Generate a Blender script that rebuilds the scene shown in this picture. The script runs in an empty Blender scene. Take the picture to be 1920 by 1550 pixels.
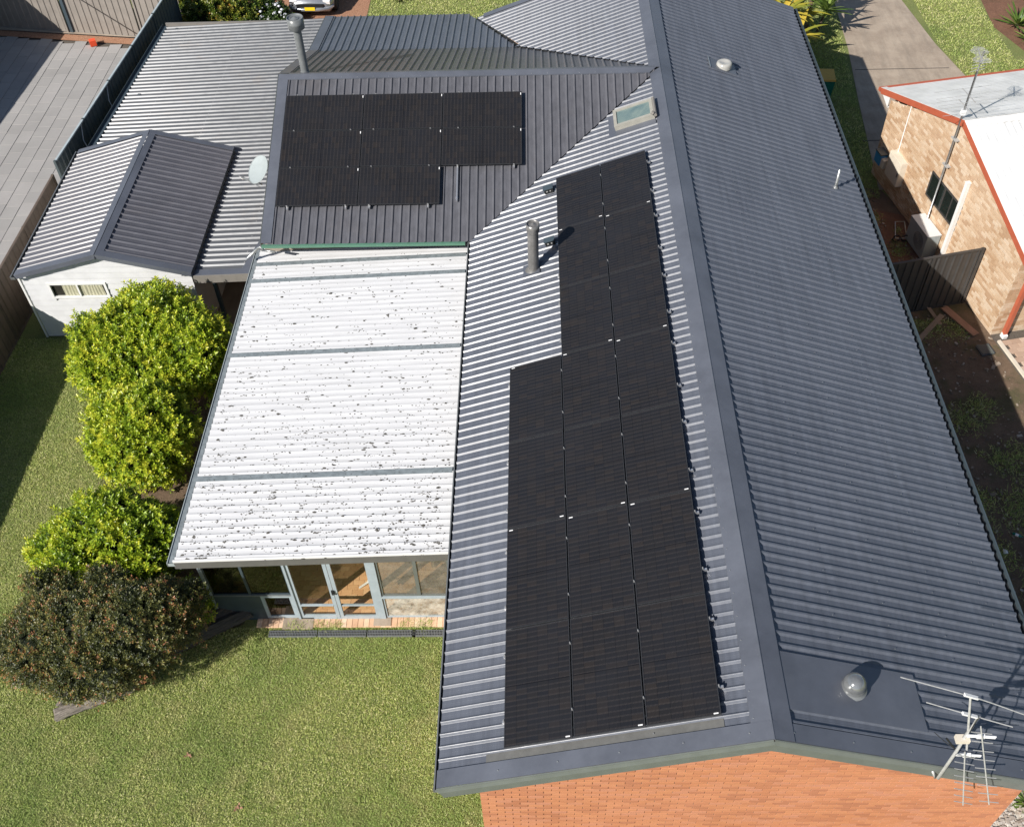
import bpy, math, random
import numpy as np
from mathutils import Vector, Matrix
R = math.radians
random.seed(7); rng = np.random.default_rng(7)
scene = bpy.context.scene
COL = scene.collection

# ------------------------------------------------------------------ camera
cam = bpy.data.cameras.new('camera'); cam_o = bpy.data.objects.new('camera', cam); COL.objects.link(cam_o)
cr = Vector((0.9995759699533314, 0.010392006875780443, -0.027200854489345887))
cu = Vector((0.010518433217371628, 0.7422064321378661, 0.6700887811744284))
cf = Vector((-0.027152216382986663, 0.6700907537686764, -0.7417824066794916))
m = Matrix((cr, cu, -cf)).transposed().to_4x4(); m.translation = (-3.042, -5.816, 18.067)
cam_o.matrix_world = m
cam.sensor_width = 36; cam.lens = 35.642; cam.clip_start = .1; cam.clip_end = 600
scene.camera = cam_o
# ------------------------------------------------------------------ world + sun
SUN_EL, SUN_FROM = 35.5, 225.0        # sun stands in the south-west
w = bpy.data.worlds.new('World'); scene.world = w; w.use_nodes = True
nt = w.node_tree; bgn = nt.nodes['Background']
sk = nt.nodes.new('ShaderNodeTexSky'); sk.sky_type = 'NISHITA'; sk.sun_disc = False
sk.sun_elevation = R(SUN_EL); sk.sun_rotation = R(SUN_FROM); sk.altitude = 20; sk.air_density = 1.0; sk.dust_density = .6
nt.links.new(sk.outputs[0], bgn.inputs[0]); bgn.inputs[1].default_value = .064
sl = bpy.data.lights.new('sun', 'SUN'); so = bpy.data.objects.new('sun', sl); COL.objects.link(so)
sl.energy = 5.0; sl.angle = R(.53); sl.color = (1, .95, .88)
sd = Vector((-math.cos(R(SUN_EL))*math.sin(R(45)), -math.cos(R(SUN_EL))*math.cos(R(45)), math.sin(R(SUN_EL))))
so.rotation_euler = sd.to_track_quat('Z', 'Y').to_euler(); so.location = (-20, -20, 30)
scene.view_settings.view_transform = 'Standard'; scene.view_settings.look = 'None'
scene.view_settings.exposure = .40; scene.view_settings.gamma = 1; scene.view_settings.use_curve_mapping = False

# ------------------------------------------------------------------ materials
class NB:
    def __init__(s, name):
        s.m = bpy.data.materials.new(name); s.m.use_nodes = True; s.t = s.m.node_tree; s.n = s.t.nodes
        s.b = s.n['Principled BSDF']; s.out = s.n['Material Output']; s._p = None
    def new(s, t, **k):
        o = s.n.new(t)
        for a, v in k.items():
            if hasattr(o, a): setattr(o, a, v)
            else: o.inputs[a].default_value = v
        return o
    def lk(s, a, b): s.t.links.new(a, b)
    def pos(s):
        if not s._p: s._p = s.new('ShaderNodeNewGeometry').outputs['Position']
        return s._p
    def objc(s): return s.new('ShaderNodeTexCoord').outputs['Object']
    def scale(s, v, sc):
        o = s.new('ShaderNodeMapping'); s.lk(v, o.inputs[0]); o.inputs['Scale'].default_value = sc; return o.outputs[0]
    def noise(s, v, sc, det=4, rough=.6, dim='3D'):
        o = s.new('ShaderNodeTexNoise'); s.lk(v, o.inputs['Vector']); o.inputs['Scale'].default_value = sc
        o.inputs['Detail'].default_value = det; o.inputs['Roughness'].default_value = rough; return o.outputs['Fac']
    def ramp(s, f, stops, interp='LINEAR'):
        o = s.new('ShaderNodeValToRGB'); o.color_ramp.interpolation = interp; s.lk(f, o.inputs[0]); e = o.color_ramp.elements
        while len(e) < len(stops): e.new(.5)
        for i, (p, c) in enumerate(stops):
            e[i].position = p; e[i].color = (*c, 1) if isinstance(c, tuple) else (c, c, c, 1)
        return o.outputs[0]
    def mix(s, f, a, b, mode='MIX'):
        o = s.new('ShaderNodeMix', data_type='RGBA', blend_type=mode)
        for k, v in ((0, f), (6, a), (7, b)):
            if hasattr(v, 'links'): s.lk(v, o.inputs[k])
            elif isinstance(v, tuple): o.inputs[k].default_value = (*v, 1)
            else: o.inputs[k].default_value = v if k == 0 else (v, v, v, 1)
        return o.outputs[2]
    def math(s, op, a, b=0.0):
        o = s.new('ShaderNodeMath', operation=op)
        for k, v in ((0, a), (1, b)):
            if hasattr(v, 'links'): s.lk(v, o.inputs[k])
            else: o.inputs[k].default_value = v
        return o.outputs[0]
    def bump(s, h, st=.3, d=.01):
        o = s.new('ShaderNodeBump'); s.lk(h, o.inputs['Height']); o.inputs['Strength'].default_value = st
        o.inputs['Distance'].default_value = d; s.lk(o.outputs[0], s.b.inputs['Normal'])
    def col(s, c):
        if hasattr(c, 'links'): s.lk(c, s.b.inputs['Base Color'])
        else: s.b.inputs['Base Color'].default_value = (*c, 1)
    def rough(s, v):
        if hasattr(v, 'links'): s.lk(v, s.b.inputs['Roughness'])
        else: s.b.inputs['Roughness'].default_value = v
    def tint(s):
        a = s.new('ShaderNodeAttribute', attribute_name='tint').outputs['Fac']
        r = s.new('ShaderNodeObjectInfo').outputs['Random']
        return s.math('FRACT', s.math('ADD', a, r))

def plain(name, c, rough=.5, var=.15, sc=6, metal=0., spec=.5, bump=.0, bsc=60):
    n = NB(name); p = n.pos(); f = n.noise(p, sc, 5)
    n.col(n.ramp(f, [(.3, tuple(x*(1-var) for x in c)), (.7, tuple(min(1, x*(1+var)) for x in c))]))
    n.rough(n.ramp(n.noise(p, sc*2.3, 3), [(.3, rough*.88), (.7, min(1, rough*1.12))]))
    n.b.inputs['Metallic'].default_value = metal; n.b.inputs['Specular IOR Level'].default_value = spec
    if bump: n.bump(n.noise(p, bsc, 4), bump, .004)
    return n.m

def roofing(name, c, rough=.36, streak=(8, .35, 8), dirt=.0, spec=.5):
    n = NB(name); p = n.pos()
    s1 = n.noise(n.scale(p, streak), 1.2, 5, .65); s2 = n.noise(p, .55, 5, .6); s3 = n.noise(p, 26, 3, .7)
    a = n.ramp(s1, [(.3, tuple(x*.80 for x in c)), (.7, tuple(x*1.18 for x in c))])
    a = n.mix(n.ramp(s2, [(.42, 0.), (.72, .35)]), a, tuple(min(1, x*1.25+.012) for x in c))
    a = n.mix(n.ramp(s3, [(.62, 0.), (.75, .30)]), a, (c[0]*1.5+.02, c[1]*1.45+.02, c[2]*1.3+.015))
    if dirt:
        d = n.noise(p, .9, 6, .75)
        a = n.mix(n.ramp(d, [(.56, 0.), (.72, dirt)]), a, (.13, .095, .065))
    n.col(a); n.rough(n.ramp(n.noise(p, 5, 4), [(.3, rough*.85), (.7, rough*1.15)]))
    n.b.inputs['Specular IOR Level'].default_value = spec
    n.bump(n.noise(n.scale(p, streak), .8, 3), .09, .02)
    return n.m

def brickmat(name, cols, rough=.85, bump=.5, sc=(60, 60, 160)):
    n = NB(name); t = n.tint(); c = n.ramp(t, cols); p = n.pos()
    f = n.noise(n.scale(p, (1, 1, 5)), 14, 5, .7)
    c = n.mix(n.ramp(f, [(.4, 0.), (.75, .5)]), c, cols[0][1], 'MIX')
    c = n.mix(n.ramp(n.noise(p, .8, 4), [(.35, 0.), (.75, .22)]), c, tuple(min(1, x*1.35+.03) for x in cols[-1][1]))
    n.col(c); n.rough(rough); n.bump(n.noise(p, 90, 4), bump, .004); return n.m

M = {}
M['roof'] = roofing('charcoal_roof_steel', (.097, .107, .132), .38, spec=.8)
M['roof_c'] = roofing('charcoal_roof_steel_cross', (.098, .099, .112), .36, (.35, 8, 8) if False else (8, .35, 8), .12)
M['cap'] = roofing('charcoal_flashing_steel', (.100, .109, .133), .37, (1, 1, 1), spec=.75)
M['carport'] = roofing('worn_carport_steel', (.125, .132, .142), .34, (.35, 9, 9), .4, spec=.9); M['carport'].node_tree.nodes['Principled BSDF'].inputs['Metallic'].default_value = .22
M['shedroof'] = roofing('shed_roof_steel', (.095, .096, .112), .32, (.35, 9, 9), .08)
M['fascia'] = plain('fascia_paint', (.13, .145, .135), .4, .1, 4)
M['fascia2'] = plain('brown_grey_fascia', (.22, .205, .185), .5, .1, 4)
M['fascia3'] = plain('patio_fascia_paint', (.125, .122, .116), .45, .1, 4)
M['gutter'] = plain('dark_gutter_steel', (.055, .075, .09), .35, .1, 5)
M['gutter_in'] = plain('gutter_inside', (.012, .013, .015), .8, .3, 9)
M['green'] = plain('green_gutter_paint', (.10, .22, .155), .4, .08, 5)
M['valley'] = plain('valley_dark_steel', (.03, .032, .036), .5, .2, 8)
# white patio steel
n = NB('white_patio_steel'); p = n.pos()
a = n.ramp(n.noise(n.scale(p, (.3, 5, 1)), 2.5, 5), [(.3, (.53, .535, .55)), (.75, (.63, .635, .645))])
a = n.mix(n.ramp(n.noise(n.scale(p, (.8, 9, 1)), 1.6, 7, .8), [(.5, 0.), (.8, .6)]), a, (.40, .40, .39))
a = n.mix(n.ramp(n.noise(p, 55, 4, .8), [(.60, 0.), (.72, .5)]), a, (.30, .29, .27))
n.col(a); n.rough(.38); M['white_roof'] = n.m
M['zinc_strip'] = plain('weathered_zinc_strip', (.20, .23, .245), .5, .25, 9)
M['lichen'] = plain('lichen', (.075, .07, .062), .95, .5, 7)
M['zinc'] = plain('galvanised_steel', (.42, .43, .43), .38, .2, 12, .75)
M['dull_clamp'] = plain('dull_aluminium', (.34, .34, .34), .42, .12, 20, .5)
M['alu'] = plain('bare_aluminium', (.72, .72, .73), .3, .12, 20, .8)
M['alu_w'] = plain('weathered_aluminium_white', (.46, .46, .455), .4, .15, 20, .2)
M['steel_grey'] = plain('grey_painted_steel', (.16, .17, .175), .33, .15, 10)
M['flue2'] = plain('brown_grey_flue_steel', (.20, .195, .19), .3, .2, 9, .35)
M['black'] = plain('black_plastic', (.014, .015, .017), .45, .3, 20)
M['frame_black'] = plain('black_anodised_frame', (.030, .031, .034), .38, .2, 20)
M['white'] = plain('white_paint', (.74, .74, .73), .5, .06, 3)
M['white_board'] = plain('white_weatherboard', (.60, .605, .62), .55, .07, 3)
M['cream'] = plain('cream_enamel', (.66, .60, .50), .45, .08, 5)
M['label'] = plain('white_label', (.8, .8, .8), .5, .03, 5)
M['dish'] = plain('pale_dish_enamel', (.33, .37, .375), .45, .07, 4)
M['brick_o'] = brickmat('orange_brick', [(0., (.36, .14, .07)), (.35, (.46, .185, .085)), (.7, (.51, .215, .098)), (1., (.47, .205, .12))])
M['mortar'] = plain('orange_mortar', (.55, .38, .27), .95, .15, 8, bump=.4)
M['brick_n'] = brickmat('tan_mottled_brick', [(0., (.38, .235, .135)), (.3, (.45, .30, .18)), (.6, (.53, .39, .26)), (1., (.60, .49, .37))])
M['mortar_n'] = plain('cream_mortar', (.60, .50, .40), .95, .12, 8, bump=.4)
M['paver'] = brickmat('terracotta_paver', [(0., (.52, .31, .19)), (.5, (.68, .45, .29)), (1., (.74, .56, .42))], bump=.3)
M['paver_n'] = brickmat('tumbled_paver', [(0., (.36, .24, .17)), (.5, (.48, .34, .25)), (1., (.52, .41, .33))], bump=.6)
M['slab'] = brickmat('grey_paving_slab', [(0., (.29, .28, .272)), (.5, (.32, .31, .30)), (1., (.35, .335, .325))], bump=.3)
M['joint'] = plain('dark_joint_sand', (.10, .085, .07), 1, .3, 20)
M['terracotta'] = plain('bright_terracotta_paint', (.42, .105, .055), .45, .08, 5)
M['white_tin'] = roofing('white_neighbour_steel', (.80, .795, .78), .4, (1, 1, 1), .0)
M['fence_dark'] = plain('dark_fence_steel', (.055, .052, .050), .4, .12, 5)
M['fence_brown'] = plain('brown_fence_steel', (.13, .098, .075), .55, .15, 3)
M['fence_teal'] = plain('slate_fence_steel', (.07, .09, .095), .5, .15, 3)
M['fence_taupe'] = plain('taupe_fence_steel', (.25, .225, .20), .5, .1, 3)
M['fence_cap'] = plain('pale_fence_capping', (.40, .46, .48), .4, .1, 5)
M['timber'] = None
n = NB('weathered_timber'); p = n.pos(); g = n.noise(n.scale(n.objc(), (1.2, 26, 26)), 3, 7, .7)
n.col(n.ramp(g, [(.3, (.05, .042, .036)), (.5, (.27, .235, .20)), (.75, (.48, .44, .38))])); n.rough(.9); n.bump(g, 1., .03); M['timber'] = n.m
n = NB('shaded_weathered_timber'); p = n.pos(); g = n.noise(n.scale(n.objc(), (1.2, 26, 26)), 3, 7, .7)
n.col(n.ramp(g, [(.3, (.018, .017, .017)), (.55, (.075, .072, .07)), (.8, (.17, .165, .155))])); n.rough(.9); n.bump(g, 1., .03); M['timber_shaded'] = n.m  # charcoal copy of the timber, the shrub's shade darkened into its colour
n = NB('red_brown_plank'); g = n.noise(n.scale(n.objc(), (1.2, 30, 30)), 3, 6, .7)
n.col(n.ramp(g, [(.3, (.25, .12, .07)), (.7, (.50, .28, .19))])); n.rough(.85); n.bump(g, .4, .006); M['plank'] = n.m
n = NB('tan_plank'); g = n.noise(n.scale(n.objc(), (1.2, 30, 30)), 3, 6, .7)
n.col(n.ramp(g, [(.3, (.22, .15, .10)), (.7, (.42, .31, .22))])); n.rough(.85); n.bump(g, .4, .006); M['plank2'] = n.m
M['pot'] = plain('pale_pot', (.45, .45, .36), .7, .1, 10)
M['redplastic'] = plain('orange_red_plastic', (.75, .075, .02), .4, .05, 10)
M['bin_lid'] = plain('yellow_bin_lid', (.55, .32, .03), .45, .1, 10)
M['bin'] = plain('green_bin', (.01, .17, .13), .45, .1, 10)
M['blue'] = plain('blue_plastic', (.03, .25, .55), .4, .1, 10)
M['carpaint'] = plain('silver_car_paint', (.34, .36, .39), .22, .05, 4, .55)
M['plate'] = plain('yellow_number_plate', (.85, .60, .02), .4, .03, 10)
M['rubber'] = plain('tyre_rubber', (.02, .02, .02), .8, .2, 20)
M['blueish_alu'] = plain('pale_blue_grey_frame', (.34, .40, .44), .35, .08, 6)
M['curtain'] = plain('cream_curtain', (.62, .60, .50), .9, .1, 10)
M['inside'] = plain('dark_interior', (.035, .032, .03), .9, .3, 3)
M['room'] = plain('room_wall', (.30, .26, .21), .9, .1, 3)
M['chair'] = plain('chair_cloth', (.5, .5, .46), .9, .1, 8)

# solar glass
n = NB('solar_cell_glass'); oc = n.objc(); sx = n.new('ShaderNodeSeparateXYZ'); n.lk(oc, sx.inputs[0])
X, Y = sx.outputs[0], sx.outputs[1]
CW, CH = 1.0/6, 1.845/22
cx = n.math('FLOOR', n.math('DIVIDE', n.math('SUBTRACT', X, .02), CW)); cy = n.math('FLOOR', n.math('DIVIDE', n.math('SUBTRACT', Y, .02), CH))
fx = n.math('FRACT', n.math('DIVIDE', n.math('SUBTRACT', X, .02), CW)); fy = n.math('FRACT', n.math('DIVIDE', n.math('SUBTRACT', Y, .02), CH))
cb = n.new('ShaderNodeCombineXYZ'); n.lk(cx, cb.inputs[0]); n.lk(cy, cb.inputs[1]); n.lk(n.new('ShaderNodeObjectInfo').outputs['Random'], cb.inputs[2])
wn = n.new('ShaderNodeTexWhiteNoise', noise_dimensions='3D'); n.lk(cb.outputs[0], wn.inputs[0])
c = n.ramp(wn.outputs[0], [(0., (.0125, .013, .0155)), (.7, (.0155, .0148, .0155)), (1., (.023, .0195, .018))])
bb = n.math('GREATER_THAN', n.math('FRACT', n.math('MULTIPLY', fx, 9.)), .86)        # busbars
gy = n.math('LESS_THAN', fy, .30); gx = n.math('LESS_THAN', fx, .035)
c = n.mix(n.math('MULTIPLY', bb, .22), c, (.07, .065, .066))
c = n.mix(n.math('MULTIPLY', gy, .25), c, (.034, .031, .031))
c = n.mix(n.math('MULTIPLY', n.math('MULTIPLY', gy, bb), .65), c, (.11, .092, .085))
c = n.mix(n.math('MULTIPLY', gx, .7), c, (.004, .004, .005))
mid = n.math('LESS_THAN', n.math('ABSOLUTE', n.math('SUBTRACT', Y, .9425)), .008)
c = n.mix(n.math('MULTIPLY', mid, .8), c, (.004, .004, .005))
c = n.mix(n.ramp(n.noise(n.pos(), 1.1, 3), [(.3, 0.), (.75, .4)]), c, (.024, .025, .030))
n.col(c); n.rough(.2); n.b.inputs['Specular IOR Level'].default_value = .32; M['pv'] = n.m

def glassmat(name, tint, refl=1.0, rough=.02, cloud=0.):
    n = NB(name); n.n.remove(n.b)
    tr = n.new('ShaderNodeBsdfTransparent'); tr.inputs[0].default_value = (*tint, 1)
    gl = n.new('ShaderNodeBsdfGlossy'); gl.inputs['Roughness'].default_value = rough; gl.inputs[0].default_value = (.95, .97, 1, 1)
    fr = n.new('ShaderNodeFresnel'); fr.inputs[0].default_value = 1.5
    mx = n.new('ShaderNodeMixShader'); n.lk(n.math('MULTIPLY', n.math('MULTIPLY', fr.outputs[0], refl), n.math('SUBTRACT', 1., n.new('ShaderNodeNewGeometry').outputs['Backfacing'])), mx.inputs[0]); n.lk(tr.outputs[0], mx.inputs[1]); n.lk(gl.outputs[0], mx.inputs[2])
    o = mx.outputs[0]
    if cloud:
        df = n.new('ShaderNodeBsdfDiffuse'); df.inputs[0].default_value = (.62, .58, .50, 1); m2 = n.new('ShaderNodeMixShader')
        n.lk(n.ramp(n.noise(n.pos(), 5, 6, .7), [(.35, .1), (.65, cloud)]), m2.inputs[0]); n.lk(o, m2.inputs[1]); n.lk(df.outputs[0], m2.inputs[2]); o = m2.outputs[0]
    n.lk(o, n.out.inputs[0]); return n.m
M['glass'] = glassmat('window_glass', (.93, .93, .90), 1.1)
M['glass_tint'] = glassmat('tinted_window_glass', (.40, .40, .37), 1.2)
M['glass_dirty'] = glassmat('dusty_cracked_glass', (.85, .85, .82), 1., .05, .85)
M['glass_haze'] = glassmat('hazy_window_glass', (.55, .55, .52), 1.3, .03, .22)
M['glass_dark'] = plain('dark_window_glass', (.012, .018, .016), .06, .2, 3, 0, .8)
n = NB('ribbed_skylight_glass'); f = n.math('FRACT', n.math('MULTIPLY', n.math('ADD', n.scale(n.objc(), (1, 1, 1)), 0) if False else (lambda s_: s_)(0.), 1.)) if False else None
sx = n.new('ShaderNodeSeparateXYZ'); n.lk(n.objc(), sx.inputs[0])
st = n.math('GREATER_THAN', n.math('FRACT', n.math('MULTIPLY', sx.outputs[0], 38.)), .45)
c = n.mix(st, (.08, .13, .14), (.30, .36, .31)); c = n.mix(n.ramp(n.noise(n.pos(), 3, 3), [(.35, .2), (.7, .8)]), c, (.07, .13, .15))
n.col(c); n.rough(.1); M['skyglass'] = n.m
n = NB('frosted_dome'); n.col(n.ramp(n.noise(n.pos(), 9, 4), [(.3, (.20, .21, .215)), (.7, (.33, .34, .34))])); n.rough(.12); n.b.inputs['Metallic'].default_value = .55; M['dome'] = n.m
M['tube'] = plain('pale_tube_dome', (.40, .395, .37), .2, .1, 9)

# grounds
def lawnmat(name, straw=.5):
    n = NB(name); p = n.pos()
    f1 = n.noise(p, .5, 6, .65); f2 = n.noise(p, 34, 3, .7); f3 = n.noise(p, 3.2, 5, .7)
    c = n.ramp(f2, [(.32, (.11, .13, .04)), (.52, (.24, .26, .085)), (.72, (.36, .36, .13))])
    c = n.mix(n.ramp(f3, [(.5, 0.), (.72, straw)]), c, (.25, .22, .085))
    c = n.mix(n.ramp(f1, [(.4, 0.), (.62, .45)]), c, (.055, .11, .018))
    n.col(c); n.rough(.95); n.bump(f2, 1., .03); return n.m
M['lawn'] = lawnmat('lawn_ground', .5)
n = NB('grass_blade'); p = n.pos(); a = n.new('ShaderNodeAttribute', attribute_name='tint').outputs['Fac']
c = n.ramp(a, [(0., (.22, .31, .07)), (.4, (.47, .54, .16)), (.75, (.70, .70, .28)), (1., (.84, .78, .46))])
c = n.mix(n.ramp(n.noise(p, .38, 5, .65), [(.46, 0.), (.60, .6)]), c, (.25, .37, .09))
c = n.mix(n.ramp(n.noise(p, 1.6, 5, .7), [(.52, 0.), (.74, .6)]), c, (.62, .55, .29))
n.col(c); n.rough(.6); n.b.inputs['Specular IOR Level'].default_value = .3
tl = n.new('ShaderNodeBsdfTranslucent'); n.lk(c, tl.inputs[0]); mx = n.new('ShaderNodeMixShader'); mx.inputs[0].default_value = .3; n.lk(n.b.outputs[0], mx.inputs[1]); n.lk(tl.outputs[0], mx.inputs[2]); n.lk(mx.outputs[0], n.out.inputs[0]); M['blade'] = n.m
def soilmat(name, a, b, g):
    n = NB(name); p = n.pos(); f = n.noise(p, 2.2, 7, .72); f2 = n.noise(p, 38, 4, .8)
    c = n.ramp(f, [(.32, a), (.68, b)]); c = n.mix(n.ramp(f2, [(.45, 0.), (.8, .6)]), c, tuple(x*1.7 for x in b))
    c = n.mix(n.ramp(n.noise(p, .9, 6, .7), [(.5, 0.), (.6, g)]), c, (.045, .075, .016))
    n.col(c); n.rough(.97); n.bump(f2, .9, .03); return n.m
M['soil'] = soilmat('brown_soil', (.10, .066, .042), (.20, .135, .088), .45)
M['soil_red'] = soilmat('reddish_soil', (.13, .06, .036), (.22, .11, .065), .1)
n = NB('aged_concrete'); p = n.pos()
c = n.ramp(n.noise(p, .9, 7, .7), [(.3, (.27, .21, .16)), (.7, (.45, .37, .29))])
c = n.mix(n.ramp(n.noise(n.scale(p, (3, .5, 1)), 1.3, 5, .7), [(.45, 0.), (.75, .5)]), c, (.15, .125, .10))
c = n.mix(n.ramp(n.noise(p, 26, 5, .8), [(.5, 0.), (.7, .4)]), c, (.42, .39, .35)); n.col(c); n.rough(.93); n.bump(n.noise(p, 60, 4), .4, .008); M['concrete'] = n.m
n = NB('red_gravel'); p = n.pos(); c = n.ramp(n.noise(p, 32, 5, .8), [(.35, (.17, .08, .045)), (.5, (.36, .18, .105)), (.7, (.52, .33, .22))])
n.col(c); n.rough(.95); n.bump(n.noise(p, 45, 4), .8, .02); M['redgravel'] = n.m
n = NB('pale_pebbles'); p = n.pos(); vo = n.new('ShaderNodeTexVoronoi'); n.lk(p, vo.inputs['Vector']); vo.inputs['Scale'].default_value = 26
c = n.ramp(n.math('FRACT', n.math('MULTIPLY', vo.outputs['Color'], 1.)), [(0., (.18, .13, .10)), (.5, (.42, .36, .30)), (1., (.66, .62, .56))])
n.col(c); n.rough(.85); M['pebble'] = n.m

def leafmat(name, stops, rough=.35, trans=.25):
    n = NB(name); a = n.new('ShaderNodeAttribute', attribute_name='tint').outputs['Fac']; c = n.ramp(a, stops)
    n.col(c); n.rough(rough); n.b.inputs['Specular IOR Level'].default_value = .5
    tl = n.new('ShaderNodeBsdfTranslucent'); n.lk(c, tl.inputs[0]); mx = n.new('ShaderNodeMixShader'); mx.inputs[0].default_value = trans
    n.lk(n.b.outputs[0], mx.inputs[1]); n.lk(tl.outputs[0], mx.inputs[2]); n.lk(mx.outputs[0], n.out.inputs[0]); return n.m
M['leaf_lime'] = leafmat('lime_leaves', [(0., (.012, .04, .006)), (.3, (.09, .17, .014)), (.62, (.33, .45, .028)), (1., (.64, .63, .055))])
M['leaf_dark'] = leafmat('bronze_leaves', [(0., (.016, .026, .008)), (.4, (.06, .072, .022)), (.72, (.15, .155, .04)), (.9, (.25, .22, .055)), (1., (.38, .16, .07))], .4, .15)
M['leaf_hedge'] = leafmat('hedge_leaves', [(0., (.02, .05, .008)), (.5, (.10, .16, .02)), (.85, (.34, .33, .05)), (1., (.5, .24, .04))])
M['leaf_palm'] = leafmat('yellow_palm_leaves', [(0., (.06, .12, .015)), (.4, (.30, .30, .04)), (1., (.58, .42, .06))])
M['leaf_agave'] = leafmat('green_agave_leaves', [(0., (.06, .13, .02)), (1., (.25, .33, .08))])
M['core'] = plain('shaded_core', (.012, .018, .006), 1, .3, 9)
M['bark'] = plain('bark', (.10, .075, .05), .95, .3, 12, bump=.6)
M['petal'] = plain('white_petals', (.68, .68, .74), .6, .05, 9)

# ------------------------------------------------------------------ mesh helpers
def tag(o, label=None, cat=None, group=None, kind=None):
    if label: o['label'] = label
    if cat: o['category'] = cat
    if group: o['group'] = group
    if kind: o['kind'] = kind
    return o
def thing(name, loc, label, cat, group=None, rz=0.):
    o = bpy.data.objects.new(name, None); COL.objects.link(o); o.location = loc; o.rotation_euler = (0, 0, rz)
    o.empty_display_size = .2; return tag(o, label, cat, group)
def mesh_obj(name, me, parent=None):
    o = bpy.data.objects.new(name, me); COL.objects.link(o)
    if parent is not None: o.parent = parent
    return o
class MB:
    def __init__(s): s.v = []; s.f = []; s.t = []; s.ct = 0.
    def add(s, vs, fs):
        b = len(s.v); s.v += [tuple(q) for q in vs]; s.f += [tuple(b+i for i in q) for q in fs]; s.t += [s.ct]*len(fs); return s
    def quad(s, a, b, c, d): return s.add([a, b, c, d], [(0, 1, 2, 3)])
    def box(s, x0, x1, y0, y1, z0, z1):
        return s.add([(x0, y0, z0), (x1, y0, z0), (x1, y1, z0), (x0, y1, z0), (x0, y0, z1), (x1, y0, z1), (x1, y1, z1), (x0, y1, z1)],
                     [(0, 3, 2, 1), (4, 5, 6, 7), (0, 1, 5, 4), (1, 2, 6, 5), (2, 3, 7, 6), (3, 0, 4, 7)])
    def obox(s, c, a, b, d):
        c, a, b, d = map(Vector, (c, a, b, d)); P = [c+i*a+j*b+k*d for k in (-1, 1) for i, j in ((-1, -1), (1, -1), (1, 1), (-1, 1))]
        return s.add(P, [(0, 3, 2, 1), (4, 5, 6, 7), (0, 1, 5, 4), (1, 2, 6, 5), (2, 3, 7, 6), (3, 0, 4, 7)])
    def beam(s, p, q, w, h, up=(0, 0, 1)):
        p, q = Vector(p), Vector(q); d = (q-p); L = d.length; d.normalize(); up = Vector(up); sd_ = d.cross(up).normalized(); u = sd_.cross(d)
        return s.obox((p+q)/2, d*L/2, sd_*w/2, u*h/2)
    def slab(s, pts, n, th):
        n = Vector(n)*th; k = len(pts); top = [Vector(q) for q in pts]; bot = [q-n for q in top]
        return s.add(top+bot, [tuple(range(k)), tuple(range(2*k-1, k-1, -1))]+[(i, i+k, (i+1) % k+k, (i+1) % k) for i in range(k)])
    def tube(s, pts, r, seg=10, cap=True):
        pts = [Vector(q) for q in pts]; rs = r if isinstance(r, (list, tuple)) else [r]*len(pts); vs = []; pd = None
        for i, q in enumerate(pts):
            d = (pts[min(i+1, len(pts)-1)]-pts[max(i-1, 0)])
            d = d.normalized() if d.length > 1e-6 else pd
            pd = d; a = Vector((0, 0, 1)) if abs(d.z) < .9 else Vector((1, 0, 0)); e = d.cross(a).normalized(); g = d.cross(e)
            vs += [q+rs[i]*(math.cos(t)*e+math.sin(t)*g) for t in [2*math.pi*j/seg for j in range(seg)]]
        fs = [(i*seg+j, i*seg+(j+1) % seg, (i+1)*seg+(j+1) % seg, (i+1)*seg+j) for i in range(len(pts)-1) for j in range(seg)]
        if cap: fs += [tuple(range(seg)), tuple((len(pts)-1)*seg+j for j in reversed(range(seg)))]
        return s.add(vs, fs)
    def lathe(s, prof, c, seg=28, ax=(0, 0, 1)):
        ax = Vector(ax).normalized(); a = Vector((1, 0, 0)) if abs(ax.x) < .9 else Vector((0, 1, 0)); e = ax.cross(a).normalized(); g = ax.cross(e); c = Vector(c); vs = []
        for r, z in prof: vs += [c+ax*z+r*(math.cos(t)*e+math.sin(t)*g) for t in [2*math.pi*j/seg for j in range(seg)]]
        return s.add(vs, [(i*seg+j, i*seg+(j+1) % seg, (i+1)*seg+(j+1) % seg, (i+1)*seg+j) for i in range(len(prof)-1) for j in range(seg)])
    def build(s, name, mat, parent=None, local=False, smooth=False, origin=None, tints=False):
        me = bpy.data.meshes.new(name); o0 = Vector((0, 0, 0))
        if origin is not None: o0 = Vector(origin)
        elif parent is not None and not local:
            q = parent
            while q is not None: o0 = o0+Vector(q.location); q = q.parent
        me.from_pydata([(a-o0.x, b-o0.y, c-o0.z) for a, b, c in s.v], [], s.f); me.materials.append(M[mat] if isinstance(mat, str) else mat)
        if smooth: me.polygons.foreach_set('use_smooth', [True]*len(me.polygons))
        if tints:
            at = me.attributes.new('tint', 'FLOAT', 'FACE'); at.data.foreach_set('value', s.t)
        me.update(); o = mesh_obj(name, me, parent)
        if origin is not None: o.location = o0
        return o
def box_obj(name, mat, parent, *b, **k): return MB().box(*b).build(name, mat, parent, **k)

A_, AX = .341, .3479
TA, TX = math.tan(A_), math.tan(AX)
CA, SA, CX, SX = math.cos(A_), math.sin(A_), math.cos(AX), math.sin(AX)
RZ = 5.2; YC = 17.168; EW = 4.55; YN = 23.35

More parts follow.
